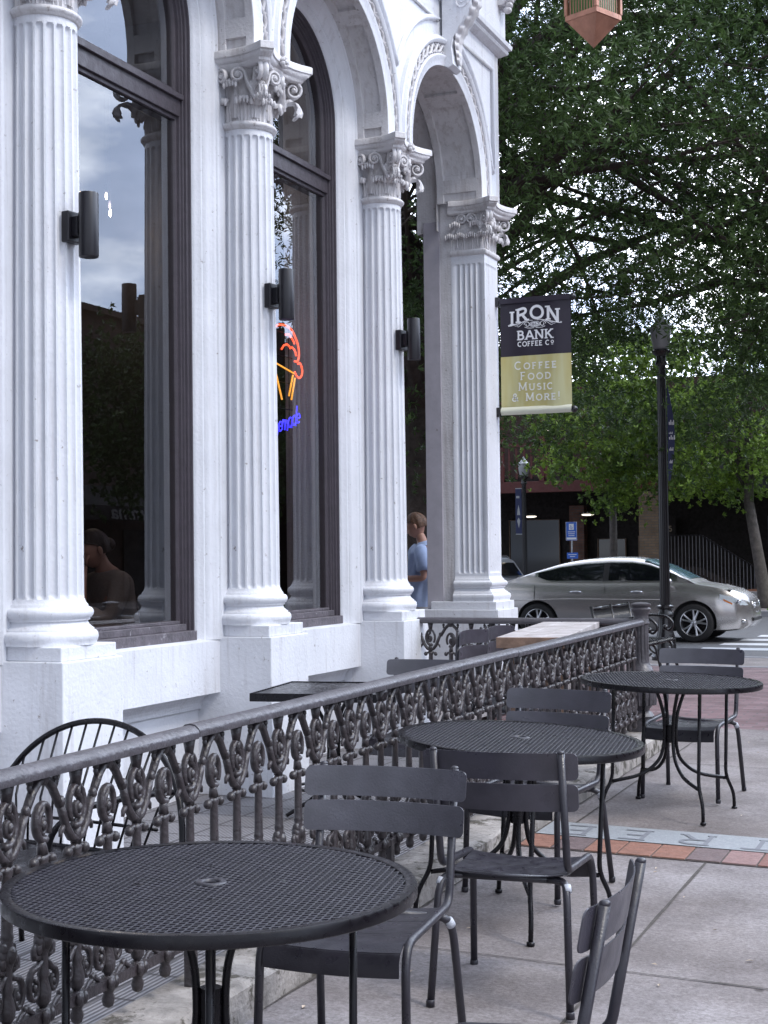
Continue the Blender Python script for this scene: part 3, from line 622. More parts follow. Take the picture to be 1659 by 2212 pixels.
# jamb and arch mouldings swept round each opening
def sweep_arch(b, prof, Ym, z0, zs=ZS, n=40, close=False, a0=0., a1=PI):
    path = []
    if z0 < zs-.001: path.append(('s', z0, 0))
    for i in range(n+1): path.append(('a', a0+(a1-a0)*i/n, 0))
    if z0 < zs-.001: path.append(('s', z0, 1))
    m_ = len(prof); vs = []
    for kind, t_, side in path:
        for (r, X) in prof:
            if kind == 's': vs.append((X, Ym+(r if side == 0 else -r), t_))
            else: vs.append((X, Ym+r*math.cos(t_), zs+r*math.sin(t_)))
    L_ = len(path); b.add(vs, [(i*m_+k, i*m_+k+1, (i+1)*m_+k+1, (i+1)*m_+k) for i in range(L_-1) for k in range(m_-1)])
    if close: b.add([vs[k] for k in range(m_)], [tuple(range(m_))]); b.add([vs[(L_-1)*m_+k] for k in range(m_)], [tuple(range(m_))])
XG = -4.897
white_prof = [(.872, -4.68), (.858, -4.685), (.850, -4.697), (.842, -4.699), (.832, -4.709), (.818, -4.724), (.801, -4.728), (.785, -4.739), (.775, -4.757), (.766, -4.759), (.758, -4.770), (.749, -4.785), (.743, -4.79), (.736, -4.80), (.732, -4.812)]
dark_prof = [(.732, -4.812), (.720, -4.813), (.716, -4.828), (.712, -4.830), (.700, -4.832), (.697, -4.846), (.688, -4.849), (.684, -4.862), (.672, -4.864), (.668, -4.880), (.655, -4.880), (.650, -4.886), (.645, -4.896), (.625, -4.930), (.622, -4.965)]
for k in range(4):
    Ym = (YC[k]+YC[k+1])/2
    b = MB(); sweep_arch(b, white_prof, Ym, 1.05); part(b, 'jamb_moulding', white, smooth=True, angle=35)
    wf = MB(); sweep_arch(wf, dark_prof, Ym, 1.06); wf = part(wf, 'window_frame', frame_m, smooth=True, angle=30)
    b = MB(); y0, y1 = Ym-.70, Ym+.70
    b.box(-4.98, -4.775, y0, y1, 1.05, 1.115); b.box(-4.98, -4.835, y0+.03, y1-.03, 1.115, 1.158); b.box(-4.98, -4.868, y0+.05, y1-.05, 1.158, 1.178)
    o = b.build('sill', sill_m, wf, bevel=.004)
    b = MB(); b.box(-4.98, -4.858, Ym-.675, Ym+.675, 4.425, 4.53); b.box(-4.98, -4.835, Ym-.69, Ym+.69, 4.53, 4.565); b.box(-4.98, -4.878, Ym-.65, Ym+.65, 4.40, 4.425); b.box(-4.98, -4.875, Ym-.66, Ym+.66, 4.565, 4.60)
    b.build('transom', frame_m, wf, bevel=.003)
    # panes
    b = MB(); b.add([(XG, Ym-.645, 1.15), (XG, Ym+.645, 1.15), (XG, Ym+.645, 4.43), (XG, Ym-.645, 4.43)], [(0, 1, 2, 3)]); g1 = part(b, 'pane', glass_m, wf, fix=False)
    P = [(XG, Ym-.64, 4.56), (XG, Ym+.64, 4.56)]+[(XG, Ym+.64*math.cos(a), ZS+.64*math.sin(a)) for a in [PI*i/24 for i in range(25)]]
    b = MB(); b.add(P, [tuple(range(len(P)))]); part(b, 'pane', glass_m, wf, fix=False)
# panelled soffits, archivolts
def soffit(b, Ym, xb_=-4.70, n=44):
    R0 = .900; Z0 = ZS-.09
    sweep_arch(b, [(R0, -4.42), (R0, xb_)], Ym, Z0, n=n)
    for (xa, xb) in ((-4.415, -4.478), (xb_+.075, xb_+.005)):
        sweep_arch(b, [(R0, xa), (.872, xa), (.868, xa-.004), (.868, xb+.004), (.874, xb), (R0, xb-.006)], Ym, Z0, n=n)
    for (a0, a1) in ((0, 8), (54, 63), (117, 126), (172, 180)):
        sweep_arch(b, [(.869, -4.47), (.869, xb_+.06)], Ym, ZS, n=4, a0=math.radians(a0), a1=math.radians(a1))
        for a in (a0, a1):
            a = math.radians(a); b.add([(X, Ym+r*math.cos(a), ZS+r*math.sin(a)) for X, r in ((-4.47, .869), (xb_+.06, .869), (xb_+.06, R0+.001), (-4.47, R0+.001))], [(0, 1, 2, 3)])
def clipneighbor(mb, lo, hi): pass
arch_prof = [(.87, -4.415), (.93, -4.405), (.945, -4.395), (.955, -4.395), (.965, -4.405), (.968, -4.50), (1.055, -4.50), (1.058, -4.40), (1.068, -4.39), (1.085, -4.384), (1.10, -4.39), (1.112, -4.415), (1.125, -4.42), (1.125, -4.47)]
def guilloche(b, Ym):
    n_ = 52
    def P3(r, a, dx=0): return (-4.425+dx, Ym+r*math.cos(a), ZS+r*math.sin(a))
    for ph in (0, PI):
        pts = [P3(1.011+.031*math.cos(n_*a/2+ph), a, .006*math.sin(n_*a/2+ph)) for a in [PI*i/(n_*5) for i in range(n_*5+1)]]
        b.tube(pts, .0115, 5, ref=(1, 0, 0), flat=1.8)
    for i in range(n_+1):
        a = PI*i/n_
        for s_ in (-1, 1): q = P3(1.011+s_*.037, a); b.sphere(q, (.020, .012, .012), 5, 4)
for k in range(5):
    Ym = (YC[k]+YC[k+1])/2
    b = MB(); soffit(b, Ym, -4.70 if k < 4 else -4.87); part(b, 'arch_soffit', whited, smooth=True, angle=40)
    if k == 4:
        b = MB(); sweep_arch(b, [(.868, -4.868), (.955, -4.872), (.955, -5.10), (1.4, -5.10)], Ym, 4.62); part(b, 'inner_reveal', whited, smooth=True, angle=30)
    b = MB(); sweep_arch(b, arch_prof, Ym, ZS-.08, n=56); arch = part(b, 'archivolt', white, smooth=True, angle=40)
    if k >= 2: b = MB(); guilloche(b, Ym); part(b, 'bead_ornament', whited, arch, smooth=True)
    # spandrel wall
    n_ = 60; vs = []; ZT = 6.44
    for i in range(n_+1):
        y = -1.13+2.26*i/n_; zc = ZS+math.sqrt(max(0, 1.10**2-y*y)); vs += [(-4.455, Ym+y, zc if abs(y) < 1.10 else ZS-.08), (-4.455, Ym+y, ZT)]
    if k == 4: vs += [(-4.455, Ym+1.13, ZS-.08), (-4.455, Ym+1.13, ZT), (-4.455, Ym+1.405, ZS-.08), (-4.455, Ym+1.405, ZT)]
    b = MB(); m_ = len(vs)//2; b.add(vs, [(2*i, 2*i+2, 2*i+3, 2*i+1) for i in range(m_-1)]); part(b, 'spandrel', white, fix=False)
    # spandrel mouldings (curved triangle between arches)
    if k < 4:
        Yn = (YC[k+1]+YC[k+2])/2; r = 1.27; zt = 6.22; mid = YC[k+1]
        pts = []; a_end = math.asin(min(1, (zt-ZS)/r)); a_st = math.acos((mid-.0-Ym)/r)
        for i in range(15): a = a_st+(a_end-a_st)*i/14; pts.append((-4.448, Ym+r*math.cos(a), ZS+r*math.sin(a)))
        pts2 = [(-4.448, 2*mid-y, z) for (x, y, z) in reversed(pts)]
        b = MB(); b.tube(pts+pts2[:-1], .026, 8, closed=True, flat=1, ref=(1, 0, 0)); part(b, 'spandrel_panel_moulding', white, smooth=True)
    else:
        r = 1.27; zt = 6.22; pts = []
        for i in range(15): a = math.radians(10)+(math.asin((zt-ZS)/r)-math.radians(10))*i/14; pts.append((-4.448, min(Ym+1.27, Ym+r*math.cos(a)), ZS+r*math.sin(a)))
        pts += [(-4.448, Ym+1.29, zt)]; b = MB(); b.tube([(-4.448, Ym+1.29, ZS+.25)]+pts[1:]+[(-4.448, Ym+1.29, ZS+.3)], .026, 8, closed=False, ref=(1, 0, 0)); part(b, 'spandrel_panel_moulding', white, smooth=True)
    # keystone console
    b = MB(); prof = [(0, .93), (.055, .90), (.10, .93), (.095, 1.0), (.085, 1.08), (.10, 1.16), (.15, 1.24), (.22, 1.33), (.27, 1.42), (.28, 1.52), (.24, 1.60), (.18, 1.62), (.18, 1.9), (0, 1.9)]
    b.prism([(p_[0], p_[1]) for p_ in prof], lambda u, v, d: (-4.43+u, Ym+d, ZS-.06+v), -.11, .11)
    for s_ in (-.11, .11):
        bb = MB(); pts = [(-4.43+.18+.075*(1-t_*.8)*math.cos(PI*.5-t_*PI*3.2), Ym+s_, ZS-.06+1.48+.085*(1-t_*.8)*math.sin(PI*.5-t_*PI*3.2)) for t_ in [i/24 for i in range(25)]]
        bb.tube(pts, .012, 6); b.merge(bb)
    con = part(b, 'keystone_console', white, bevel=.006)
    q = [(.105, .93), (.105, 1.0), (.10, 1.08), (.115, 1.16), (.165, 1.25), (.235, 1.34), (.285, 1.43), (.295, 1.52), (.26, 1.60), (.21, 1.65)]
    def leaf_fn(u, v):
        t_ = v*8.999; i0 = int(t_); f_ = t_-i0; px = q[i0][0]*(1-f_)+q[min(i0+1, 9)][0]*f_; pz = q[i0][1]*(1-f_)+q[min(i0+1, 9)][1]*f_
        a_ = u*2-1; sc2 = abs((v*11) % 1-.5)*2; wv_ = (.035+.085*math.sin(PI*min(1, v*.85+.08)))*(1-.38*sc2**2*1.0)
        return (-4.43+px+.016+.016*(1-abs(a_))-.020*a_*a_+.012*abs(a_)*(1-sc2)+.006*math.cos(a_*PI*4), Ym+a_*wv_, ZS-.06+pz+.035*abs(a_)*1.0)
    b = MB(); b.grid(17, 90, leaf_fn)
    b.build('acanthus_leaf', whited, con, smooth=True)
# string course, frieze, cornice with modillions
b = MB(); y0, y1 = YC[0]-.2, 13.63
cor = [(-4.455, 6.40), (-4.44, 6.405), (-4.42, 6.42), (-4.385, 6.44), (-4.375, 6.46), (-4.38, 6.475), (-4.35, 6.49), (-4.345, 6.53), (-4.40, 6.545), (-4.40, 7.6), (-4.25, 7.7), (-4.1, 7.75), (-4.1, 8.1)]
m_ = len(cor); vs = [(x, y0, z) for x, z in cor]+[(x, y1+(x+4.455)*1., z) for x, z in cor]+[(-14, y1+(x+4.455), z) for x, z in cor]
b.add(vs, [(i, m_+i, m_+i+1, i+1) for i in range(m_-1)]+[(m_+i, 2*m_+i, 2*m_+i+1, m_+i+1) for i in range(m_-1)]); part(b, 'cornice', white, smooth=True, angle=30)
b = MB()
for Y in (13.55,):
    b.prism([(0, 0), (.05, .0), (.11, .07), (.13, .17), (.10, .3), (.2, .42), (.2, .8), (0, .8)], lambda u, v, d: (-4.40+u, Y+d, 6.86+v), -.09, .09)
    b.sphere((-4.29, Y, 6.98), (.06, .10, .07), 10, 7)
    for j in range(6): b.sphere((-4.33+.012*j, Y, 6.83+.045*j), (.045, .05+.008*j, .035), 8, 6)
part(b, 'cornice_bracket', whited, smooth=True, angle=40)
# corner pier (square fluted pilaster)
Yp = YC[5]
def flat_flutes(fn, wd, z0, z1, nf, rev=False):
    b = MB(); per = 8; mar = wd*.10; fw_ = (wd-2*mar)/nf; N_ = nf*per+3; zs = [z0+.035*k/6 for k in range(7)]+[z0+.035+(z1-z0-.07)*k/4 for k in range(1, 4)]+[z1-.035+.035*k/6 for k in range(7)]
    vs = []
    for z in zs:
        de = min(z-z0, z1-z); hw_ = fw_*.40; full = 1. if de >= hw_ else math.sqrt(max(0, 1-((hw_-de)/hw_)**2))
        row = [(0, 0)]
        for k in range(nf*per+1):
            ph = (k % per)/per*2-1; s_ = abs(ph)/.78; dep = 0 if s_ >= full else math.sqrt(max(0, 1-(s_/max(full, 1e-3))**2))*.017*full
            row.append((mar+fw_*k/per, dep))
        row.append((wd, 0))
        for u, d in row: vs.append(fn(u, d, z))
    n_ = nf*per+3; b.add(vs, [(i*n_+k, i*n_+k+1, (i+1)*n_+k+1, (i+1)*n_+k) for i in range(len(zs)-1) for k in range(n_-1)]); return b
b = MB(); XF = -4.425; hp = .19
b.merge(flat_flutes(lambda u, d, z: (XF-d, Yp-hp+u, z), 2*hp, 1.40, 4.30, 6))
b.merge(flat_flutes(lambda u, d, z: (XF-.33+u, Yp-hp+d, z), .33, 1.40, 4.30, 5))
for zz0, zz1 in ((1.33, 1.40), (4.30, 4.39)):
    b.add([(XF, Yp-hp, zz0), (XF, Yp+hp, zz0), (XF, Yp+hp, zz1), (XF, Yp-hp, zz1)], [(0, 1, 2, 3)]); b.add([(XF-.33, Yp-hp, zz0), (XF, Yp-hp, zz0), (XF, Yp-hp, zz1), (XF-.33, Yp-hp, zz1)], [(0, 1, 2, 3)])
pil = part(b, 'corner_pilaster', white, smooth=True, angle=40)
def squaremould(prof, x0=XF-.33, hw=hp):
    b = MB(); vs = []
    for (o_, z) in prof: vs += [(x0, Yp-hw-o_, z), (XF+o_, Yp-hw-o_, z), (XF+o_, Yp+hw+o_, z), (x0, Yp+hw+o_, z)]
    m_ = len(prof); b.add(vs, [(4*i+k, 4*i+k+1, 4*(i+1)+k+1, 4*(i+1)+k) for i in range(m_-1) for k in range(3)]+[tuple(range(3, -1, -1)), tuple(4*(m_-1)+k for k in range(4))]); return b
squaremould([(r_-.186, z) for r_, z in base_prof]).build('pilaster_base', white, pil, smooth=True, angle=40)
squaremould([(0, 4.375), (.012, 4.38), (.02, 4.39), (.024, 4.41), (.012, 4.428), (-.02, 4.435)]).build('neck_ring', whited, pil, smooth=True, angle=50)
b = MB(); z0 = 4.43; b.box(XF-.33, XF-.012, Yp-hp+.012, Yp+hp-.012, z0-.02, z0+.34)
def place_leaf(lf, px, py, ang, z): b.merge(lf, Matrix.Translation((px, py, z)) @ Matrix.Rotation(ang, 4, 'Z'))
for ang, fx in ((0, lambda u: (XF-.020, Yp+u)), (-PI/2, lambda u: (XF-.17+u, Yp-hp+.020))):
    for j, u in enumerate((-.155, -.052, .052, .155)): px, py = fx(u); place_leaf(acanthus(.145, .100, .030, j), px, py, ang, z0)
    for j, u in enumerate((-.10, .10)): px, py = fx(u); place_leaf(acanthus(.225, .115, .034, j), px, py, ang, z0+.03)
    for s_ in (-1, 1):
        for uu in (.045,): px, py = fx(s_*uu); b.merge(volute(.043, stalk=.15), Matrix.Translation((px, py, z0+.285)) @ Matrix.Rotation(ang, 4, 'Z') @ Matrix.Translation((.035, 0, 0)) @ Matrix.Rotation(-s_*PI/2.2, 4, 'Z'))
    px, py = fx(0)
    for j in range(7): a = j*2*PI/7; b.sphere((px+(.068 if ang == 0 else .028*math.cos(a)), py+(.028*math.cos(a) if ang == 0 else -.068), z0+.405+.028*math.sin(a)), .018, 6, 5)
for (sx_, sy_, an) in ((1, -1, -PI/4), (1, 1, PI/4)):
    for q_ in (-.018, .018): b.merge(volute(.062, stalk=.17), Matrix.Translation((XF+.045, Yp+sy_*(hp+.045), z0+.285)) @ Matrix.Rotation(an, 4, 'Z') @ Matrix.Translation((0, q_, 0)))
    b.merge(acanthus(.12, .10, .055, 3), Matrix.Translation((XF-.04, Yp+sy_*(hp-.04), z0+.13)) @ Matrix.Rotation(an, 4, 'Z') @ Matrix.Rotation(.8, 4, 'Y'))
bb = MB(); abacus(bb, .350, 4.762, -.16); b.merge(bb, Matrix.Translation((XA, Yp, 0))); b.build('capital', whited, pil, smooth=True, angle=50)
# pier behind pilaster and side wing, with the set-back strip, its shade put into the grey paint
b = MB(); b.box(-4.87, XF-.30, Yp-hp+.003, Yp+.40, 1.05, 4.88); b.box(-4.87, -4.46, Yp-.245, Yp+.40, 4.885, 8.0); part(b, 'corner_pier', whited, bevel=.006)
b = MB(); b.box(-5.03, -4.868, Yp-.20, Yp+.30, 1.05, 4.72); part(b, 'shaded_recess_strip', mat('shaded_strip_paint', (.40, .38, .42), .6, var=.08, stain=(15, .66, (.2, .18, .17))), bevel=.004)
b = MB(); b.box(-5.10, XA+.30, Yp-.30, Yp+.30, .95, 1.066); part(b, 'pier_base', white, bevel=.005)
# core piers behind columns
b = MB()
for k in range(5):
    b.box(-5.1, -4.685, YC[k]-.262, YC[k]+.262, 1.05, ZS+.3)
part(b, 'wall_core', white)
# upper wall behind arches + room
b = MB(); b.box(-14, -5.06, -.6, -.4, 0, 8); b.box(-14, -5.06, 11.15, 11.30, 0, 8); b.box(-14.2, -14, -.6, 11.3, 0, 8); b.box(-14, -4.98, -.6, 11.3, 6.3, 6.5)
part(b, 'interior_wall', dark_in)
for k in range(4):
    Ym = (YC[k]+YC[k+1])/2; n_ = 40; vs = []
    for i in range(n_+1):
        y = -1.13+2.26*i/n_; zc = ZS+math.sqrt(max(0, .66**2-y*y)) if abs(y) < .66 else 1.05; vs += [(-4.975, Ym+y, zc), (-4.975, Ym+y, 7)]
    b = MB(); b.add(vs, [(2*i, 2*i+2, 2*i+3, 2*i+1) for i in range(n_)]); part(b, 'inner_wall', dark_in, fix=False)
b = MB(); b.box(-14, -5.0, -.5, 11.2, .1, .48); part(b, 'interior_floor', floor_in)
# porch: back wall, ceiling and side arch pier
b = MB(); b.box(-5.35, -4.99, 10.72, 11.25, 0, 8); b.box(-14, -4.99, 11.2, 13.62, 6.2, 6.5); part(b, 'porch_ceiling', whited)
b = MB(); n_ = 40; vs = []
for i in range(n_+1):      # second arch leading out to the side street
    X = -6.95+1.9*i/n_; q = (X+6.0)/.93; zc = ZS+.15+.93*math.sqrt(max(0, 1-q*q)) if abs(q) < 1 else ZS
    vs += [(X, 13.46, zc), (X, 13.46, 6.3), (X, 13.62, zc), (X, 13.62, 6.3)]
b.add(vs, [f for i in range(n_) for f in ((4*i, 4*i+4, 4*i+5, 4*i+1), (4*i+2, 4*i+3, 4*i+7, 4*i+6), (4*i, 4*i+2, 4*i+6, 4*i+4))]); part(b, 'side_arch', whited)

# ================================================================== FITTINGS ON THE FACADE
def sconce():
    t = empty('wall_sconce')
    b = MB(); b.box(-.02, .03, -.055, .055, -.08, .08); b.build('back_plate', sconce_m, t, bevel=.006)
    b = MB(); b.box(.03, .07, -.03, .03, -.05, .05); b.tube([(.055, .0, .05), (.055, 0, .075)], .006, 6); b.build('arm', sconce_m, t, bevel=.004)
    b = MB(); n = 28; b.lathe([(.035, -.163), (.046, -.163), (.049, -.166), (.051, -.16), (.051, .16), (.049, .165), (.044, .163), (.042, .10)], (.12, 0, 0), n); b.build('lamp_tube', sconce_m, t, smooth=True, angle=40)
    return t
s0 = sconce()
labs = ['black cylinder wall light on the nearest fluted column', 'black cylinder wall light on the column just above the neon ice cream sign', 'black cylinder wall light on the third column, nearest the doorway arch']
for k in range(3):
    o = s0 if k == 0 else copy_tree(s0)
    o.location = (XA+.186*math.cos(math.radians(-9)), YC[2+k]+CO+.186*math.sin(math.radians(-9)), 3.29); o.rotation_euler = (0, 0, math.radians(-9)); tag(o, labs[k], 'wall light', 'cylinder wall lights on the columns')
# neon ice cream sign inside the second window
NX = -5.0
nl = empty('neon_sign', (NX, 10.0, 3.0), label='glowing neon ice cream cone sign in orange and yellow with blue lettering behind the glass', cat='neon sign')
def npt(px, py):  # helper: sketch units (metres) y to the right, z up around the sign centre
    return (0, px, py)
b = MB()
big = [npt(-.18, .075), npt(-.23, .075), npt(-.255, .113), npt(-.26, .16), npt(-.24, .213), npt(-.16, .29), npt(-.08, .322), npt(.03, .332), npt(.135, .313), npt(.195, .265), npt(.24, .213), npt(.26, .16), npt(.255, .113), npt(.23, .075), npt(.18, .075)]
b.tube(fillet(big, .03, 4), .008, 8)
b.tube([npt(.03, .26), npt(.08, .27), npt(.135, .246), npt(.17, .222), npt(.18, .208)], .0075, 7)
b.tube([npt(-.04, .141), npt(0, .175), npt(.05, .189), npt(.09, .18), npt(.108, .165), npt(.135, .177), npt(.175, .165), npt(.20, .141), npt(.21, .118)], .0075, 7)
b.tube(fillet([npt(.235, .06), npt(.27, .075), npt(.30, .05), npt(.317, .012), npt(.30, -.026), npt(.26, -.05), npt(.21, -.035), npt(.18, -.006)], .02, 4), .0078, 7)
b.tube(fillet([npt(-.235, .06), npt(-.27, .075), npt(-.30, .05), npt(-.317, .012), npt(-.30, -.026), npt(-.26, -.05), npt(-.21, -.035), npt(-.18, -.006)], .02, 4), .0078, 7)
b.build('scoop_tube', neon_o, nl, smooth=True)
b = MB(); b.tube([npt(-.17, .03), npt(.165, -.02)], .0065, 7); b.tube([npt(.15, -.035), npt(.077, -.202)], .007, 7); b.tube([npt(.185, -.054), npt(.12, -.226)], .007, 7); b.tube([npt(-.15, -.03), npt(-.04, -.24)], .007, 7); b.build('cone_tube', neon_y, nl, smooth=True)
def glyphs(b, word, x, y, h, r):
    G_ = {'h': (.5, [[(0, 1), (0, 0)], [(0, .3), (.12, .5), (.3, .5), (.36, .3), (.36, 0)]]), 'o': (.5, [arc(.2, .25, .2, .25, 0, 350, 12)]), 'm': (.75, [[(0, .5), (0, 0)], [(0, .3), (.1, .5), (.22, .5), (.28, .3), (.28, 0)], [(.28, .3), (.38, .5), (.5, .5), (.56, .3), (.56, 0)]]),
          'e': (.5, [[(.02, .25), (.36, .3)]+arc(.2, .27, .18, .24, 20, 320, 12)]), 'a': (.52, [arc(.19, .25, .19, .25, 40, 330, 12), [(.38, .5), (.38, .05), (.44, 0)]]), 'd': (.52, [arc(.19, .25, .19, .25, 40, 330, 12), [(.38, 1), (.38, .05), (.44, 0)]]), 'H': (.62, [[(0, 1), (0, 0)], [(.42, 1), (.42, 0)], [(0, .5), (.42, .5)]])}
    for c in word:
        wd, st = G_[c]
        for s_ in st: b.tube([npt(x+(p_[0]+.2*p_[1])*h*1.0, y+p_[1]*h+(x)*.28) for p_ in s_], r, 6)
        x += wd*h*.86
b = MB(); glyphs(b, 'Homemade', -.36, -.455, .155, .0055); b.build('lettering_tube', neon_b, nl, smooth=True)
b = MB()
for yy in (-.20, -.02, .14): b.tube([(-.03, yy, .32), (-.03, yy, -.46)], .003, 5)
for zz in (.28, .1, -.1, -.3, -.42): b.tube([(-.03, -.26, zz), (-.03, .2, zz)], .003, 5)
b.build('support_grid', black_m, nl)
# bulbs in the room
def pendant(loc, label):
    t = empty('pendant_lamp', loc, label=label, cat='pendant lamp', group='bare bulb pendants inside')
    MB().sphere((0, 0, 0), (.011, .011, .032), 8, 6).build('bulb', bulb_m, t, smooth=True)
    pl = bpy.data.lights.new('bulb_light', 'POINT'); pl.energy = 14; pl.color = (1, .90, .78); pl.shadow_soft_size = .03; po_ = bpy.data.objects.new('bulb_light', pl); C.objects.link(po_); po_.parent = t; po_.location = (0, 0, -.07)
    b = MB(); b.tube([(0, 0, .04), (0, 0, .10)], .018, 8); b.tube([(0, 0, .1), (0, 0, 6.3-loc[2])], .004, 5); b.build('cord', black_m, t)
pendant((-6.9, 10.12, 4.545), 'bare lit bulb just above the nearest cylinder wall light'); pendant((-6.9, 10.50, 4.62), 'upper of the two bare lit bulbs seen in the sky reflection'); pendant((-6.9, 10.56, 4.49), 'lower of the two bare lit bulbs seen in the sky reflection')

# hanging banner by the corner pilaster
bn = empty('hanging_banner', (-4.41, 13.36, 3.45), label='black and gold coffee shop banner hung between two poles on the corner pilaster', cat='banner')
b = MB(); b.tube([(0, 0, .52), (.72, 0, .52)], .019, 12); b.sphere((.735, 0, .52), .034, 10, 7); b.build('top_pole', blk_gloss, bn, smooth=True, angle=60)
b = MB(); b.tube([(.0, 0, -.53), (.72, 0, -.53)], .017, 12); b.sphere((.735, 0, -.53), .034, 10, 7); b.build('bottom_pole', blk_gloss, bn, smooth=True, angle=60)
for z_ in (.52, -.53): b = MB(); b.box(-.02, .02, -.03, .03, z_-.045, z_+.045); b.build('wall_bracket', blk_gloss, bn, bevel=.005)
wav = lambda u: .004*math.sin(u*14)+.006*math.sin(u*5+1)
b = MB(); b.grid(24, 8, lambda u, v: (.025+.69*u, wav(u)-.001, .53-.535*v)); b.grid(24, 3, lambda u, v: (.025+.69*u, -.0225+.0*u, .545-.05*v)); b.build('dark_cloth', banner_dk, bn, smooth=True)
b = MB(); b.grid(24, 8, lambda u, v: (.025+.69*u, wav(u)-.001, -.005-.50*v)); b.build('gold_cloth', bannerg, bn, smooth=True)
b = MB()
b.grid(24, 7, lambda u, v: (.025+.69*u, -.024*math.sin(PI*v)-.002, -.485-.075*v)); b.build('pale_hem', mat('pale_gold_hem', (.62, .62, .50), .5), bn, smooth=True)
fnB = lambda u, v, d: (.025+u, -.0115-d, v)
b = MB(); bend = lambda q: -.055*q*q
stroke_text(b, 'IRON', .345, .335, .125, fnB, th=.20, sp=.10, bend=bend, wide=1.22)
stroke_text(b, 'BANK', .345, .145, .085, fnB, th=.19, sp=.06, wide=1.18)
stroke_text(b, 'COFFEE C', .330, .082, .045, fnB, th=.20, sp=.07, wide=1.12)
ringq = lambda cx, cy, rx, ry, a0, a1, n=16: [fnB(x, y, .001) for x, y in arc(cx, cy, rx, ry, a0, a1, n)]
b.tube(ringq(.512, .11, .011, .012, 0, 360), .0035, 5); b.prism([(.503, .083), (.521, .083), (.521, .089), (.503, .089)], fnB, 0, .0015)
# scroll flourish and oval
for s_ in (-1, 1):
    cx = .345
    b.tube([fnB(cx+s_*x, y, .001) for x, y in ((.02, .322), (.06, .325), (.12, .312), (.18, .296), (.235, .283), (.26, .282), (.262, .290), (.245, .292))], [.002, .0035, .0045, .005, .0045, .004, .003, .002], 5)
    b.tube([fnB(cx+s_*x, y, .001) for x, y in ((.10, .312), (.125, .295), (.15, .275), (.165, .268), (.172, .274))], .0028, 5)
    b.tube([fnB(cx+s_*x, y, .001) for x, y in ((.13, .308), (.16, .29), (.185, .278), (.2, .282))], .0026, 5)
    b.tube([fnB(cx+s_*(.075+(.030*(1-.65*t_))*math.cos(t_*7)), .285+(.030*(1-.65*t_))*math.sin(t_*7), .001) for t_ in [i/16 for i in range(17)]], .0035, 5)
    b.tube([fnB(cx+s_*x, y, .001) for x, y in ((.01, .252), (.04, .25), (.07, .252), (.10, .262))], .003, 5)
b.prism([(x, y) for x, y in arc(.345, .285, .056, .028, 0, 350, 28)], fnB, 0, .0010)
b.build('white_lettering', whitep, bn)
b = MB(); stroke_text(b, '1862', .345, .272, .026, lambda u, v, d: (.025+u, -.0127-d, v), th=.16, sp=.1, wide=1.3, serif=False); b.tube([(.025+x, -.013, y) for x, y in arc(.345, .285, .050, .023, 0, 360, 28)], .0012, 4); b.build('year_lettering', banner_dk, bn)
b = MB(); fnG = lambda u, v, d: (.025+u, -.0115-d, v)
stroke_text(b, 'Coffee', .345, -.135, .075, fnG, th=.15, sp=.17, wide=1.2, serif=True)
stroke_text(b, 'Food', .345, -.235, .075, fnG, th=.15, sp=.17, wide=1.2)
stroke_text(b, 'Music', .345, -.335, .075, fnG, th=.15, sp=.17, wide=1.2)
stroke_text(b, '& More!', .345, -.435, .075, fnG, th=.15, sp=.17, wide=1.15)
b.build('slogan_lettering', mat('cream_letters', (.74, .75, .70), .5), bn)

# copper lantern hung out from the corner
ln = empty('copper_lantern', (-3.42, 13.3, 6.5), label='copper box lantern with green slats and a pointed base hanging from the corner', cat='lantern')
ln.rotation_euler = (0, 0, math.radians(-24))
b = MB(); h_ = .175
b.add([(-h_, -h_, 0), (h_, -h_, 0), (h_, h_, 0), (-h_, h_, 0), (0, 0, -.25)], [(0, 1, 4), (1, 2, 4), (2, 3, 4), (3, 0, 4)]); b.build('pointed_base', copper, ln, fix=True)
b = MB(); e_ = .018
for z_ in (0, .62): b.box(-h_-.01, h_+.01, -h_-.01, -h_+2*e_, z_, z_+.05); b.box(-h_-.01, h_+.01, h_-2*e_, h_+.01, z_, z_+.05); b.box(-h_-.01, -h_+2*e_, -h_+2*e_, h_-2*e_, z_, z_+.05); b.box(h_-2*e_, h_+.01, -h_+2*e_, h_-2*e_, z_, z_+.05)
for x_ in (-1, 1):
    for y_ in (-1, 1): b.box(x_*h_-.016, x_*h_+.016, y_*h_-.016, y_*h_+.016, .05, .62)
b.build('frame', copper, ln, bevel=.003)
b = MB()
for s_ in (-1, 1):
    for j in range(9):
        u = -.13+.0325*j; b.box(u-.004, u+.004, s_*(h_-.006)-.003, s_*(h_-.006)+.003, .05, .62); b.box(s_*(h_-.006)-.003, s_*(h_-.006)+.003, u-.004, u+.004, .05, .62)
b.build('bars', copper, ln)
b = MB()
for s_ in (-1, 1): b.box(-.14, .14, s_*.155-.002, s_*.155+.002, .05, .62); b.box(s_*.155-.002, s_*.155+.002, -.14, .14, .05, .62)
b.build('green_panels', green_gl, ln)
b = MB(); b.add([(-.22, -.22, .67), (.22, -.22, .67), (.22, .22, .67), (-.22, .22, .67), (0, 0, .95)], [(0, 1, 4), (1, 2, 4), (2, 3, 4), (3, 0, 4), (3, 2, 1, 0)]); b.tube([(0, 0, .9), (0, 0, 1.25)], .01, 6); b.build('roof', copper, ln)
ar = empty('lantern_arm', (-4.4, 13.3, 7.75), label='slim iron bracket arm reaching out from the cornice to carry the copper lantern', cat='bracket')
b = MB(); b.tube([(0, 0, 0), (1.0, 0, .02)], .016, 8); b.build('arm_bar', iron, ar)
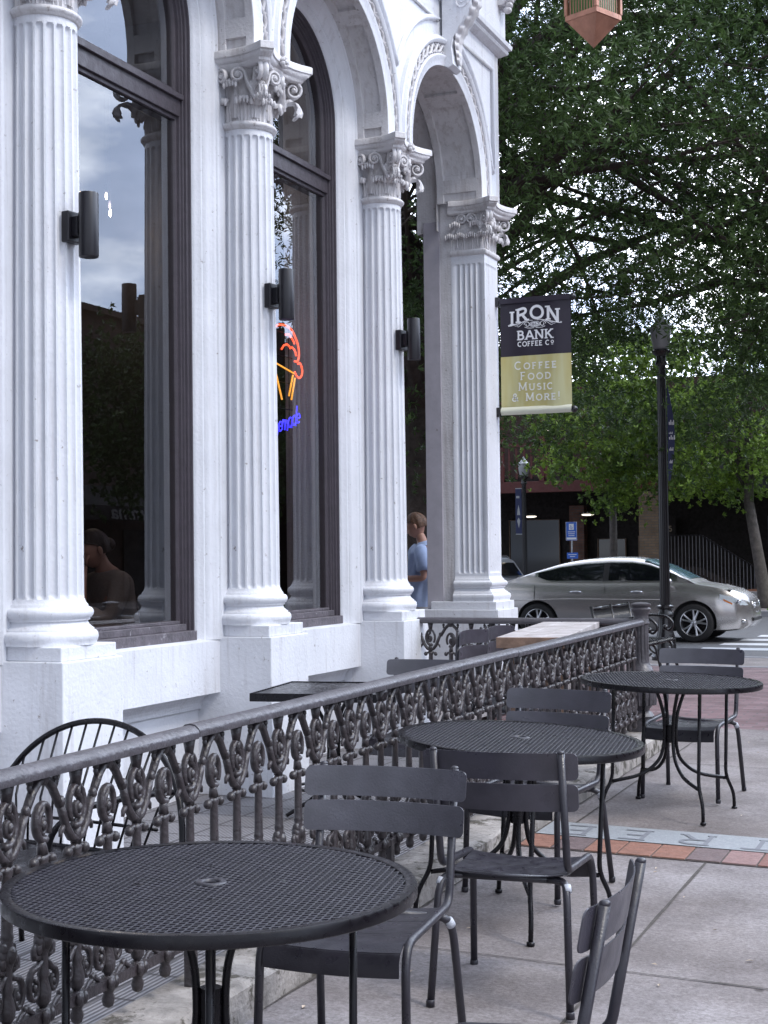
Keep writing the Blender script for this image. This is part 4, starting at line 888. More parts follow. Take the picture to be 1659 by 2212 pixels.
b = MB(); b.tube([(0, 0, -.3), (.35, 0, -.12), (.75, 0, .0)], .012, 8); b.build('brace', iron, ar)
b = MB(); b.box(-.05, 3, -.03, .03, -.97, -.93) if False else b.box(-.05, .0, -.05, .05, -.35, .06); b.build('wall_plate', iron, ar)

# ================================================================== CAST-IRON RAILING
RX = -2.55
def railtop(Y): return .9985+.0095*(Y-3.34)
def baluster(mirror=1, lite=False):
    """local: x across thickness, y along rail, z up from bottom-rail centre; height to rail underside .66"""
    b = MB(); m = mirror; n = 7 if lite else 9
    # stem
    b.lathe([(.010, .02), (.024, .035), (.027, .06), (.020, .085), (.016, .10), (.022, .112), (.016, .125), (.017, .165), (.024, .185), (.030, .20), (.026, .215), (.019, .24), (.022, .25), (.019, .26), (.0185, .30), (.0165, .41), (.021, .425), (.018, .44)], n=n, sx=.8)
    # leafy boss
    for q in range(3):
        for s_ in (-1, 1): b.sphere((0, s_*(.026-.004*q), .185+.018*q), (.017, .015, .021), 6, 5)
    b.sphere((.014, 0, .205), (.016, .020, .026), 6, 5); b.sphere((-.014, 0, .205), (.014, .020, .026), 6, 5)
    for s_ in (-1, 1): b.tube([(0, s_*.018, .16), (0, s_*.042, .165), (0, s_*.046, .185), (0, s_*.036, .20)], [.010, .011, .009, .006], 6)
    # ball pair under the scroll
    for s_ in (-1, 1): b.tube([(0, 0, .415), (0, s_*.022, .432), (0, s_*.036, .425)], .009, 6); b.sphere((0, s_*.042, .421), .0165, 8, 6)
    # oval scroll ring with a curling leaf inside
    A = mirror > 0; cz = .548 if A else .528; rx, ry = (.037, .058) if A else (.034, .050)
    pts = [(0, m*(rx*math.cos(a)), cz+ry*math.sin(a)) for a in [-PI*.62+PI*1.86*i/20 for i in range(21)]]
    b.tube(pts, [.0115-.003*i/20 for i in range(21)], 7, ref=(1, 0, 0), flat=1.35)
    sp = [(0, m*(.022*(1-.7*t_)*math.cos(PI*.5-t_*PI*2.3)+.004), cz-.006+.036*(1-.7*t_)*math.sin(PI*.5-t_*PI*2.3)) for t_ in [i/16 for i in range(17)]]
    b.tube([(0, m*.006, cz+ry*.96)]+sp, [.009]+[.0095-.003*i/16 for i in range(17)], 6, ref=(1, 0, 0), flat=1.5)
    b.sphere((.004, m*.006, cz-.008), (.016, .012, .016), 7, 5)
    b.tube([(0, 0, .44), (0, m*.006, cz-ry*.95)], [.018, .012], 7)
    # zig-zag ribbon: cradle under one ring, gable over the next
    for s_ in (-1, 1):
        if A: q = [(0, s_*.004, .452), (0, s_*.026, .462), (0, s_*.050, .492), (0, s_*.066, .53), (0, s_*.0835, .568)]
        else: q = [(0, s_*.004, .652), (0, s_*.022, .640), (0, s_*.046, .618), (0, s_*.064, .590), (0, s_*.0825, .560)]
        b.tube(q, [.012, .0125, .0125, .012, .011], 6, ref=(1, 0, 0), flat=1.35)
        if A: b.sphere((.004, s_*.082, .570), (.015, .014, .018), 7, 5); b.tube([(0, s_*.060, .50), (0, s_*.076, .487), (0, s_*.080, .470)], [.009, .008, .005], 6)
        else: b.tube([(0, s_*.05, .612), (0, s_*.062, .630), (0, s_*.060, .645)], [.009, .008, .006], 6); b.sphere((0, s_*.060, .644), .0115, 6, 5)
    if A: b.tube([(0, 0, cz+ry), (0, 0, .662)], [.014, .024], 8)
    else: b.lathe([(.016, .63), (.024, .648), (.028, .664)], n=8, sx=.8)
    # lower scrolls
    for s_ in (-1, 1):
        R_s = 1.0 if (s_ > 0) == A else .72
        q = [(0, s_*(.043+.031*R_s*(1-.68*t_)*math.cos(PI*.55-t_*PI*2.1)), .085+.050*R_s*(1-.68*t_)*math.sin(PI*.55-t_*PI*2.1)) for t_ in [i/17 for i in range(18)]]
        b.tube([(0, s_*.012, .150), (0, s_*.024, .138)]+q, [.008, .009]+[.0098-.003*i/17 for i in range(18)], 6, ref=(1, 0, 0), flat=1.3)
        b.sphere((0, s_*.043, .082), (.013, .011, .012), 6, 5)
        b.tube([(0, s_*.008, .02), (0, s_*.03, .0), (0, s_*.062, .026), (0, s_*.079, .034)], .0085, 6); b.sphere((0, s_*.079, .038), .011, 6, 5)
    # foot drop under the bottom rail
    b.lathe([(.004, -.075), (.016, -.068), (.021, -.05), (.015, -.032), (.022, -.02), (.026, 0), (.02, .02)], n=8)
    for s_ in (-1, 1): b.sphere((.018, s_*.014, .0), (.012, .014, .020), 6, 5)
    return b
rail = empty('cast_iron_railing', (RX, 3.3, G(-2.5, 3.3)+.12), label='grey brown cast iron railing with scrollwork balusters along the terrace edge', cat='railing')
RI = rail.matrix_world.copy(); 
def rpart(b, name, m, **k):
    o = b.build(name, m, **k); o.parent = rail; o.matrix_parent_inverse = Matrix.Translation((-RX, -3.3, -(G(-2.5, 3.3)+.12))); return o
railprof = [(-.036, -.030), (-.040, -.012), (-.034, .0), (-.020, .011), (0, .015), (.020, .011), (.034, 0), (.040, -.012), (.036, -.030), (.020, -.034), (-.020, -.034)]
def raillen(pts, prof):
    b = MB(); m_ = len(prof); vs = []
    for i, q in enumerate(pts):
        q = Vector(q); d = Vector(pts[min(i+1, len(pts)-1)])-Vector(pts[max(i-1, 0)]); d.normalize(); s_ = d.cross(Vector((0, 0, 1))).normalized()
        for (u, v) in prof: vs.append(q+s_*u+Vector((0, 0, v)))
    b.add(vs, [(i*m_+k, i*m_+(k+1) % m_, (i+1)*m_+(k+1) % m_, (i+1)*m_+k) for i in range(len(pts)-1) for k in range(m_)]+[tuple(range(m_)), tuple((len(pts)-1)*m_+k for k in reversed(range(m_)))]); return b
YE = 11.0
segs = [(-2.0, 1.4), (1.405, 4.36), (4.366, 7.9), (7.905, YE)]
for i, (ya, yb) in enumerate(segs):
    rpart(raillen([(RX+(.002 if i % 2 else 0), ya+(yb-ya)*k/8, railtop(ya+(yb-ya)*k/8)-(.004 if i % 2 else 0)) for k in range(9)], railprof), 'top_rail', railm, smooth=True, angle=50)
for i, (ya, yb) in enumerate(segs):
    rpart(raillen([(RX, ya, railtop(ya)-.71), (RX, yb, railtop(yb)-.71)], [(-.013, -.016), (-.013, .016), (.013, .016), (.013, -.016)]), 'bottom_rail', iron)
bal = [baluster(1), baluster(-1)]; protos = []
mb_names = 'baluster'
yb0 = 3.535-.165*33; k = 0; nb_ = 0
while yb0+.165*k < YE-.12:
    Y = yb0+.165*k
    if nb_ < 2: o = rpart(bal[nb_], 'baluster', iron, smooth=True); protos.append(o); o.location = (RX, Y, railtop(Y)-.71)
    else: o = protos[k % 2].copy(); C.objects.link(o); o.location = (RX, Y, railtop(Y)-.71)
    o.scale = (1, 1, (.71-.03)/.66); k += 1; nb_ += 1
# feet of the railing
for Y in (-.6, 1.4, 4.36, 6.1, 7.9, 9.5): b = MB(); b.box(RX-.016, RX+.016, Y-.02, Y+.02, G(-2.5, Y)+.1, railtop(Y)-.70); rpart(b, 'support_foot', iron, bevel=.003)
# corner newel
nw = MB(); z0 = G(-2.5, 11)+.12
nw.box(-.085, .085, -.085, .085, 0, .10); nw.lathe([(.08, .10), (.088, .115), (.075, .14), (.052, .155), (.055, .17), (.07, .185), (.092, .22), (.105, .27), (.102, .32), (.085, .37), (.062, .40), (.058, .42), (.075, .435), (.088, .455), (.08, .475), (.066, .49), (.06, .52)], n=20)
for k in range(8):
    a = k*PI/4; lf = acanthus(.20, .075, .018, k, 9, 10); nw.merge(lf, Matrix.Rotation(a, 4, 'Z') @ Matrix.Translation((.088, 0, .20)))
vs = []; n_ = 72
for j, z in enumerate([.52, .54, .60, .70, .78, .80]):
    for q in range(n_): th = 2*PI*q/n_; R = (.058-.004*(j/5))-(.008*max(0, math.sin(12*th)) if 0 < j < 5 else 0); vs.append((R*math.cos(th), R*math.sin(th), z))
nw.add(vs, [(j*n_+q, j*n_+(q+1) % n_, (j+1)*n_+(q+1) % n_, (j+1)*n_+q) for j in range(5) for q in range(n_)])
nw.lathe([(.055, .80), (.066, .81), (.060, .83), (.054, .86), (.060, .885), (.074, .905), (.078, .918), (.068, .926), (.062, .932), (.076, .944), (.078, .955), (.04, .966), (.0, .97)], n=16)
o = rpart(nw, 'newel_post', railm, smooth=True, angle=45); o.location = (RX-.0, YE+.06, z0)
# return railing to the building
rail2 = empty('return_railing', (-3.45, 11.06, .12), label='open scroll iron railing running from the corner newel back to the building', cat='railing')
zt2 = railtop(11)-.005
def r2(b, name, m, **k):
    o = b.build(name, m, **k); o.parent = rail2; o.matrix_parent_inverse = Matrix.Translation((3.45, -11.06, -.12)); return o
r2(raillen([(-4.36, 11.06, zt2+.0), (RX-.03, 11.06, zt2)], railprof), 'top_rail', railm, smooth=True, angle=50)
r2(raillen([(-4.36, 11.06, zt2-.71), (RX-.05, 11.06, zt2-.71)], [(-.013, -.016), (-.013, .016), (.013, .016), (.013, -.016)]), 'bottom_rail', iron)
for j in range(10):
    o = protos[j % 2].copy(); C.objects.link(o); o.parent = rail2; o.matrix_parent_inverse = Matrix.Translation((3.45, -11.06, -.12)); o.location = (-4.25+.172*j, 11.06, zt2-.71); o.rotation_euler = (0, 0, PI/2)

# ================================================================== TABLES AND CHAIRS
def round_table(R=.522, H=.762):
    t = empty('round_mesh_table')
    # expanded-metal top
    a_, b_ = .020, .041; vs = []; fs = []; th = .010
    nx = int(2*R/a_)+2; ny = int(2*R/b_)+2
    cen = [(i*a_+off*a_/2, j*b_+off*b_/2) for off in (0, 1) for i in range(-nx, nx) for j in range(-ny, ny)]
    for (cx, cy) in cen:
        rr = math.hypot(cx, cy)
        if rr > R-.026 or rr < .034: continue
        o_ = [(cx-a_/2, cy), (cx, cy-b_/2), (cx+a_/2, cy), (cx, cy+b_/2)]
        hx, hy = a_*.40, b_*.33; n0 = len(vs)
        for x, y in o_: vs.append((x, y, H))
        for (x, y) in ((cx-hx, cy), (cx, cy-hy), (cx+hx, cy), (cx, cy+hy)): vs.append((x, y, H+.0008))
        for (x, y) in ((cx-hx, cy), (cx, cy-hy), (cx+hx, cy), (cx, cy+hy)): vs.append((x, y, H-th))
        for k in range(4):
            k2 = (k+1) % 4; fs.append((n0+k, n0+k2, n0+4+k2, n0+4+k)); fs.append((n0+4+k, n0+4+k2, n0+8+k2, n0+8+k))
    b = MB(); b.add(vs, fs); b.build('mesh_top', chair_m, t, fix=False)
    b = MB(); b.lathe([(R-.030, H+.0015), (R-.012, H+.004), (R-.003, H+.002), (R, H-.004), (R, H-.027), (R-.004, H-.030), (R-.010, H-.029), (R-.012, H-.006), (R-.030, H-.004)], n=96)
    b.f = b.f[:-2]; b.build('rim', black_m, t, smooth=True, angle=30)
    b = MB(); b.lathe([(.040, H+.001), (.038, H+.004), (.028, H+.005), (.023, H+.003), (.022, H-.015), (.026, H-.015), (.027, H-.002), (.04, H-.004)], n=28); b.f = b.f[:-2]; b.build('umbrella_hole_ring', chair_m, t, smooth=True)
    b = MB(); b.tube([(0, 0, .40), (0, 0, .50)], .028, 14); b.build('hub', black_m, t)
    for k in range(4):
        e = empty('leg', (0, 0, 0), k*PI/2+PI/4); e.parent = t
        b = MB(); b.tube(fillet([(.36, 0, H-.006), (.36, 0, .20), (.415, 0, .10), (.42, 0, 0)], .05), .0105, 8); b.lathe([(.017, 0), (.017, .012), (.008, .018)], (.42, 0, 0), 10); b.xf(Matrix.Rotation(k*PI/2+PI/4, 4, 'Z'))
        bpy.data.objects.remove(e); b.build('leg', black_m, t, smooth=True)
        b = MB(); b.tube(fillet([(.19, 0, H-.006), (.10, 0, H-.03), (.045, 0, .58), (.036, 0, .50), (.036, 0, .40), (.06, 0, .30), (.17, 0, .215), (.36, 0, .185)], .09, 6), .0105, 8); b.xf(Matrix.Rotation(k*PI/2+PI/4, 4, 'Z')); b.build('curved_brace', black_m, t, smooth=True)
    return t
T0 = round_table()
tabs = [((-1.88, 3.305), 0.0, -16, 'large round black mesh table nearest the camera, beside the railing'), ((-1.96, 6.04), 0.055, -18, 'middle round black mesh table with a chair on each side, tilted slightly to the right'), ((-1.84, 8.62), .03, -7, 'farthest round black mesh table beside the railing corner post')]
for i, ((x, y), tilt, rz, lab) in enumerate(tabs):
    o = T0 if i == 0 else copy_tree(T0)
    o.location = (x, y, G(x, y)+.0); o.rotation_euler = (0, tilt if i else .012, math.radians(rz)); 
    if i: o.matrix_basis = Matrix.Translation((x, y, G(x, y)+.004)) @ Matrix.Rotation(tilt, 4, 'Y') @ Matrix.Rotation(math.radians(rz), 4, 'Z')
    tag(o, lab, 'table', 'round mesh tables on the sidewalk')

def slat(w, h, bow, zc, yc, lean, th=.004):
    """back slat bowed in plan, rounded corners; faces +y"""
    b = MB(); nu, nv = 41, 7; r = .020
    def fn(u, v, off):
        x = -math.cos(PI*u)*w/2; e = w/2-abs(x); hh = h/2
        if e < r: hh = h/2-r+math.sqrt(max(0, r*r-(r-e)**2))
        z = (v*2-1)*hh; y = yc-bow*(1-(2*x/w)**2)+off
        return (x, y-z*lean, zc+z)
    for off in (0, -th): b.grid(nu, nv, lambda u, v: fn(u, v, off))
    m_ = nu*nv
    for j in range(nv-1): b.f.append((j*nu, (j+1)*nu, m_+(j+1)*nu, m_+j*nu)); b.f.append((j*nu+nu-1, m_+j*nu+nu-1, m_+(j+1)*nu+nu-1, (j+1)*nu+nu-1))
    for i in range(nu-1): b.f.append((i, m_+i, m_+i+1, i+1)); b.f.append(((nv-1)*nu+i, (nv-1)*nu+i+1, m_+(nv-1)*nu+i+1, m_+(nv-1)*nu+i))
    return b
def side_chair():
    t = empty('slatted_side_chair'); r = .0135
    for s_ in (-1, 1):
        b = MB(); b.tube(fillet([(s_*.225, -.265, .885), (s_*.225, -.185, .475), (s_*.225, .205, .452), (s_*.228, .245, .40), (s_*.235, .265, 0)], .045, 6), r, 12); b.sphere((s_*.225, -.2655, .887), (r, r, .009), 10, 5); b.lathe([(.014, 0), (.016, .004), (.016, .02), (.0137, .024)], (s_*.235, .265, 0), 10)
        b.build('side_frame', chair_m, t, smooth=True)
        b = MB(); b.tube(fillet([(s_*.15, -.165, .437), (s_*.215, -.175, .437), (s_*.228, -.215, .39), (s_*.245, -.27, 0)], .05, 7), r*.98, 12); b.lathe([(.0155, 0), (.0155, .02), (.0137, .024)], (s_*.245, -.27, 0), 10); b.build('rear_leg', chair_m, t, smooth=True)
        b = MB(); b.tube([(s_*.222, -.186, .425), (s_*.228, -.200, .405)], .0148, 12); b.build('tape_wrap', tape_m, t, smooth=True)
    b = MB(); b.tube([(-.16, -.165, .437), (.16, -.165, .437)], r, 10); b.build('rear_crossbar', chair_m, t, smooth=True)
    o = slat(.550, .095, .045, .836, -.221, .19).build('top_slat', chair_scuff, t, smooth=True, angle=50)
    o = slat(.542, .095, .045, .727, -.200, .19).build('lower_slat', chair_scuff, t, smooth=True, angle=50)
    # seat: three gently bowed panels, the front one rolling down
    prof = [(-.195, .462), (-.15, .452), (-.09, .446), (-.085, .440), (-.08, .446), (0, .443), (.06, .444), (.065, .438), (.07, .4445), (.13, .450), (.18, .452), (.215, .447), (.243, .43), (.256, .405), (.258, .365)]
    b = MB(); nu = 15; th = .004
    for off in (0, -th): b.grid(nu, len(prof), lambda u, v: ((u-.5)*.425, prof[round(v*(len(prof)-1))][0]-(off*.7 if v > .85 else 0), prof[round(v*(len(prof)-1))][1]+off-.014*(1-(2*u-1)**2)*(1 if v < .8 else .5)))
    m_ = nu*len(prof); L_ = len(prof)
    for j in range(L_-1): b.f.append((j*nu, (j+1)*nu, m_+(j+1)*nu, m_+j*nu)); b.f.append((j*nu+nu-1, m_+j*nu+nu-1, m_+(j+1)*nu+nu-1, (j+1)*nu+nu-1))
    for i in range(nu-1): b.f.append((i, m_+i, m_+i+1, i+1)); b.f.append(((L_-1)*nu+i, (L_-1)*nu+i+1, m_+(L_-1)*nu+i+1, m_+(L_-1)*nu+i))
    b.build('seat', chair_m, t, smooth=True, angle=30)
    return t
ch0 = side_chair()
def put(o, x, y, rz, z=None, tx=0, lab='', grp='slatted metal chairs on the sidewalk'):
    z = (G(x, y)+.002-(.02 if x > -1.1 else 0)) if z is None else z
    o.matrix_basis = Matrix.Translation((x, y, z)) @ Matrix.Rotation(math.radians(rz), 4, 'Z') @ Matrix.Rotation(math.radians(tx), 4, 'X'); tag(o, lab, 'chair', grp)
# rz: direction chair faces; 180 = towards the camera (-Y), 0 = away
spots = [(-1.85, 4.19, 183, 'slatted charcoal chair facing the camera with its seat under the nearest table', None),
         (-1.645, 5.11, 4, 'slatted charcoal chair seen from behind at the middle table', None),
         (-2.02, 6.60, 169, 'slatted charcoal chair facing the camera behind the middle table', None),
         (-1.82, 9.23, 174, 'slatted charcoal chair on the far side of the farthest round table', None),
         (-1.067, 3.255, 93.5, 'slatted charcoal chair seen edge on at the bottom right', None),
         (-2.13, 2.55, 5, 'charcoal chair of which only a slat end shows at the bottom left edge', None)]
for i, (x, y, rz, lab, z) in enumerate(spots): put(ch0 if i == 0 else copy_tree(ch0), x, y, rz, z, 0, lab)
put(copy_tree(ch0), -3.28, 8.28, 181, T_(8.3)+.002, 0, 'slatted charcoal chair behind the square table on the terrace', 'slatted metal chairs on the terrace')
for (x, y, lab) in ((-3.46, 9.89, 'slatted chair tipped forward against the wooden table, nearer one'), (-3.46, 10.50, 'slatted chair tipped forward against the wooden table, farther one')):
    put(copy_tree(ch0), x, y, -92, T_(9.5)+.066, -14, lab, 'chairs tipped against the wooden table')
# square terrace table
sq = empty('square_bistro_table', (-3.72, 8.05, T_(8)), math.radians(9), label='square black table on the terrace behind the railing, on a pedestal base', cat='table')
b = MB(); b.box(-.38, .38, -.40, .40, .715, .742); b.build('table_top', black_m, sq, bevel=.008)
b = MB(); b.box(-.386, .386, -.406, -.401, .70, .748); b.box(-.386, .386, .401, .406, .70, .748); b.box(-.386, -.381, -.40, .40, .70, .748); b.box(.381, .386, -.40, .40, .70, .748); b.build('edge_trim', black_m, sq, bevel=.002)
for k in range(4):
    b = MB(); b.tube(fillet([(.26, 0, .712), (.12, 0, .66), (.035, 0, .50), (.03, 0, .30), (.10, 0, .12), (.32, 0, .02)], .12, 7), .012, 8); b.xf(Matrix.Rotation(k*PI/2+PI/4, 4, 'Z')); b.build('curved_leg', black_m, sq, smooth=True)
b = MB(); b.tube([(.22*math.cos(a), .22*math.sin(a), .16) for a in [2*PI*i/24 for i in range(24)]], .009, 8, closed=True); b.build('base_ring', black_m, sq, smooth=True)
# tall wooden table
wt = empty('wooden_plank_table', (-2.905, 9.93, T_(10)), math.radians(8.5), label='weathered wooden plank table in the far corner of the terrace', cat='table')
for k in range(3):
    b = MB(); x = -.143+.143*k; b.box(x-.0695, x+.0695, -1.05+random.uniform(-.006, .006), 1.0+random.uniform(-.006, .006), .955+random.uniform(-.001, .001), 1.0); b.build('plank', wood_m, wt, bevel=.004)
b = MB(); b.box(-.213, .213, -1.078, -1.058, .93, .999); b.build('end_board', woodedge, wt, bevel=.004)
for y_ in (-.92, .88): b = MB(); b.box(-.19, .19, y_-.04, y_+.04, .90, .954); b.build('cross_batten', woodedge, wt, bevel=.004)
for sx_ in (-1, 1):
    for sy_ in (-1, 1): b = MB(); b.box(sx_*.16-.03, sx_*.16+.03, sy_*.85-.03, sy_*.85+.03, 0, .90); b.build('leg', woodedge, wt, bevel=.004)
# hoop-back metal armchair on the terrace
wc = empty('hoop_back_armchair', (-3.44, 4.66, T_(4.5)), math.radians(172), label='black wire hoop back armchair behind the railing on the left', cat='chair')
Wd = .52
def hoop(t_): a = PI*t_; return Vector((-Wd*math.cos(a)*(1-.08*math.sin(a)), -.27-.16*math.sin(a)**.8, .28+.62*math.sin(a)**.62))
b = MB(); b.tube([hoop(i/40) for i in range(41)], .0125, 10); b.build('back_hoop', black_m, wc, smooth=True)
for k in range(13):
    x = -.44+.073*k; t_ = min(range(2, 39), key=lambda i: abs(hoop(i/40).x-x)); top = hoop(t_/40)
    b = MB(); b.tube([(x*.80, -.25, .43), (x*.92, -.29, .60), (top.x, top.y, top.z)], .0052, 6); b.build('spindle', black_m, wc, smooth=True)
b = MB(); b.grid(12, 12, lambda u, v: ((u-.5)*.50*(1+.1*v), -.25+.48*v, .425-.03*math.sin(PI*u)*math.sin(PI*v))); b.grid(12, 12, lambda u, v: ((u-.5)*.50*(1+.1*v), -.25+.48*v, .420-.03*math.sin(PI*u)*math.sin(PI*v))); b.tube([(-.25, -.25, .425), (.25, -.25, .425), (.275, .23, .425), (-.275, .23, .425)], .011, 8, closed=True); b.build('seat', black_m, wc, smooth=True)
for s_ in (-1, 1):
    b = MB(); b.tube(fillet([(s_*.44, -.33, .66), (s_*.45, -.1, .68), (s_*.42, .17, .67), (s_*.36, .24, .60), (s_*.29, .20, .46)], .06), .0125, 8); b.build('armrest', black_m, wc, smooth=True)
    for yy in (-.26, .22): b = MB(); b.tube(fillet([(s_*.27, yy, .43), (s_*.30, yy*1.05, .25), (s_*.34, yy*1.25, 0)], .1), .0115, 8); b.build('leg', black_m, wc, smooth=True)
b = MB(); b.tube([(-.40, -.29, .52), (0, -.31, .52), (.40, -.29, .52)], .007, 6); b.build('back_crossbar', black_m, wc, smooth=True)

# ================================================================== CARS
def interp(tab, x):
    if x <= tab[0][0]: return tab[0][1]
    for (a, va), (c, vc) in zip(tab, tab[1:]):
        if x <= c: t_ = (x-a)/(c-a); t2 = t_*t_*(3-2*t_)*.35+t_*.65; return va+(vc-va)*t2
    return tab[-1][1]
topz = [(-3.88, .80), (-3.84, .95), (-3.7, 1.02), (-3.4, 1.045), (-2.6, 1.03), (-.2, 1.03), (0, 1.005), (.35, .955), (.62, .88), (.80, .80), (.90, .70), (.945, .55)]
halfw = [(-3.88, .60), (-3.80, .74), (-3.5, .85), (-2.8, .895), (-1.4, .90), (0, .895), (.45, .86), (.72, .76), (.88, .58), (.945, .38)]
botz = [(-3.88, .42), (-3.7, .28), (-3.3, .20), (-1.4, .18), (.5, .19), (.8, .22), (.945, .34)]
roofz = [(-3.50, 1.02), (-3.1, 1.155), (-2.75, 1.27), (-2.35, 1.375), (-1.95, 1.435), (-1.5, 1.462), (-1.1, 1.45), (-.85, 1.41), (-.6, 1.315), (-.35, 1.20), (-.12, 1.08), (.0, 1.01)]
def sedan():
    t = empty('silver_sedan')
    b = MB(); xs = [-3.88, -3.86, -3.82, -3.7, -3.55]+[-3.4+.15*i for i in range(26)]+[.45, .55, .64, .72, .79, .84, .88, .915, .935, .945]
    ring = []
    for x in xs:
        w_, zb, zt = interp(halfw, x), interp(botz, x), interp(topz, x); h_ = zt-zb
        half = [(0, zb), (w_*.80, zb), (w_*.95, zb+.04*h_), (w_*.985, zb+.20*h_), (w_, zb+.42*h_), (w_*.995, zb+.62*h_), (w_*.975, zb+.74*h_), (w_*.965, zb+.78*h_), (w_*.935, zb+.90*h_), (w_*.87, zt-.012), (w_*.6, zt+.012), (0, zt+.022)]
        ring.append([(x, y, z) for y, z in half]+[(x, -y, z) for y, z in reversed(half[1:-1])])
    m_ = len(ring[0]); vs = [q for r_ in ring for q in r_]
    b.add(vs, [(i*m_+k, i*m_+(k+1) % m_, (i+1)*m_+(k+1) % m_, (i+1)*m_+k) for i in range(len(xs)-1) for k in range(m_)]+[tuple(range(m_)), tuple((len(xs)-1)*m_+k for k in reversed(range(m_)))])
    body = b.build('body', silver, t, smooth=True, angle=38)
    for ax in (0, -2.776):
        cb = MB(); cb.tube([(ax, -1.2, .335), (ax, 1.2, .335)], .385, 40); cut = cb.build('arch_cutter', None)
        md = body.modifiers.new('cut', 'BOOLEAN'); md.operation = 'DIFFERENCE'; md.solver = 'EXACT'; md.object = cut
        dg = bpy.context.evaluated_depsgraph_get(); dg.update(); me = bpy.data.meshes.new_from_object(body.evaluated_get(dg)); body.modifiers.clear(); body.data = me; bpy.data.objects.remove(cut)
    if not me.materials: me.materials.append(silver)
    me.polygons.foreach_set('use_smooth', [True]*len(me.polygons)); me.set_sharp_from_angle(angle=math.radians(38))
    b = MB(); b.box(-3.3, .6, -.72, .72, .30, .9); b.build('inner_chassis', rubber, t)
    # greenhouse
    b = MB(); gx = [-3.50, -3.3, -3.1, -2.9, -2.7, -2.5, -2.3, -2.1, -1.9, -1.7, -1.5, -1.3, -1.1, -.95, -.8, -.65, -.5, -.35, -.2, -.1, 0]
    def gsec(x):
        zr = interp(roofz, x); zb = 1.0; k_ = min(1, max(0, (zr-1.02)/.42)); wb = .80-.10*abs((x+1.6)/1.9)**3; wr = wb-.20*k_
        return zr, zb, wb, wr
    ring = []
    for x in gx:
        zr, zb, wb, wr = gsec(x); h_ = zr-zb
        half = [(0, zb-.02), (wb, zb-.02), (wb-(wb-wr)*.5, zb+h_*.5), (wr+.01, zb+h_*.86), (wr-.06, zb+h_*.965), (wr*.55, zr+.012), (0, zr+.02)]
        ring.append([(x, y, z) for y, z in half]+[(x, -y, z) for y, z in reversed(half[1:-1])])
    m_ = len(ring[0]); vs = [q for r_ in ring for q in r_]
    b.add(vs, [(i*m_+k, i*m_+(k+1) % m_, (i+1)*m_+(k+1) % m_, (i+1)*m_+k) for i in range(len(gx)-1) for k in range(m_)]+[tuple(range(m_)), tuple((len(gx)-1)*m_+k for k in reversed(range(m_)))])
    b.build('roof', silver, t, smooth=True, angle=50)
    def sy(x, z, off, s_):
        zr, zb, wb, wr = gsec(x); h_ = zr-zb; f = (z-zb)/h_
        if f < .5: y = wb+(-(wb-wr)*.5)*(f/.5+.02)
        else: q = (f-.5)/.36; y = (wb-(wb-wr)*.5)*(1-q)+(wr+.01)*q
        return s_*(y+off)
    for s_ in (-1, 1):
        for nm, (xa, xb), mt_, off, pad in (('window_surround', (-2.86, -.30), chrome, .004, .0), ('side_window', (-2.80, -1.60), carglass, .009, .014), ('side_window', (-1.50, -.42), carglass, .009, .014), ('door_pillar', (-1.60, -1.50), rubber, .010, .014)):
            b = MB(); n_ = 16; vs = []
            for i in range(n_+1):
                x = xa+(xb-xa)*i/n_; zr = gsec(x)[0]; zt = 1.0+(zr-1.0)*.84-pad; zb = 1.052+pad; 
                if x < -2.5: zb += .10*((-2.5-x)/.36)**2
                zt = max(zt, zb+.004)
                for j in range(4): z = zb+(zt-zb)*j/3; vs.append((x, sy(x, z, off, s_), z))
            b.add(vs, [(4*i+j, 4*i+j+1, 4*i+j+5, 4*i+j+4) for i in range(n_) for j in range(3)]); b.build(nm, mt_, t, smooth=True, fix=False)
    b = MB(); vs = []; n_ = 9
    for i in range(n_+1):
        x = -.90+.80*i/n_; zr, zb, wb, wr = gsec(x)
        for j in range(13):
            u = -1+2*j/12; y = u*(wr*.94); z = zr+.026-.05*abs(u)**4*(.6+.4*i/n_)+(.0); vs.append((x, y, z))
    b.add(vs, [(13*i+j, 13*i+j+1, 13*i+j+14, 13*i+j+13) for i in range(n_) for j in range(12)]); b.build('windscreen', windsh, t, smooth=True, fix=False)
    b = MB(); vs = []
    for i in range(n_+1):
        x = -3.38+.75*i/n_; zr, zb, wb, wr = gsec(x)
        for j in range(13): u = -1+2*j/12; vs.append((x, u*wr*.9, zr+.024-.05*abs(u)**4))
    b.add(vs, [(13*i+j, 13*i+j+1, 13*i+j+14, 13*i+j+13) for i in range(n_) for j in range(12)]); b.build('rear_window', carglass, t, smooth=True, fix=False)
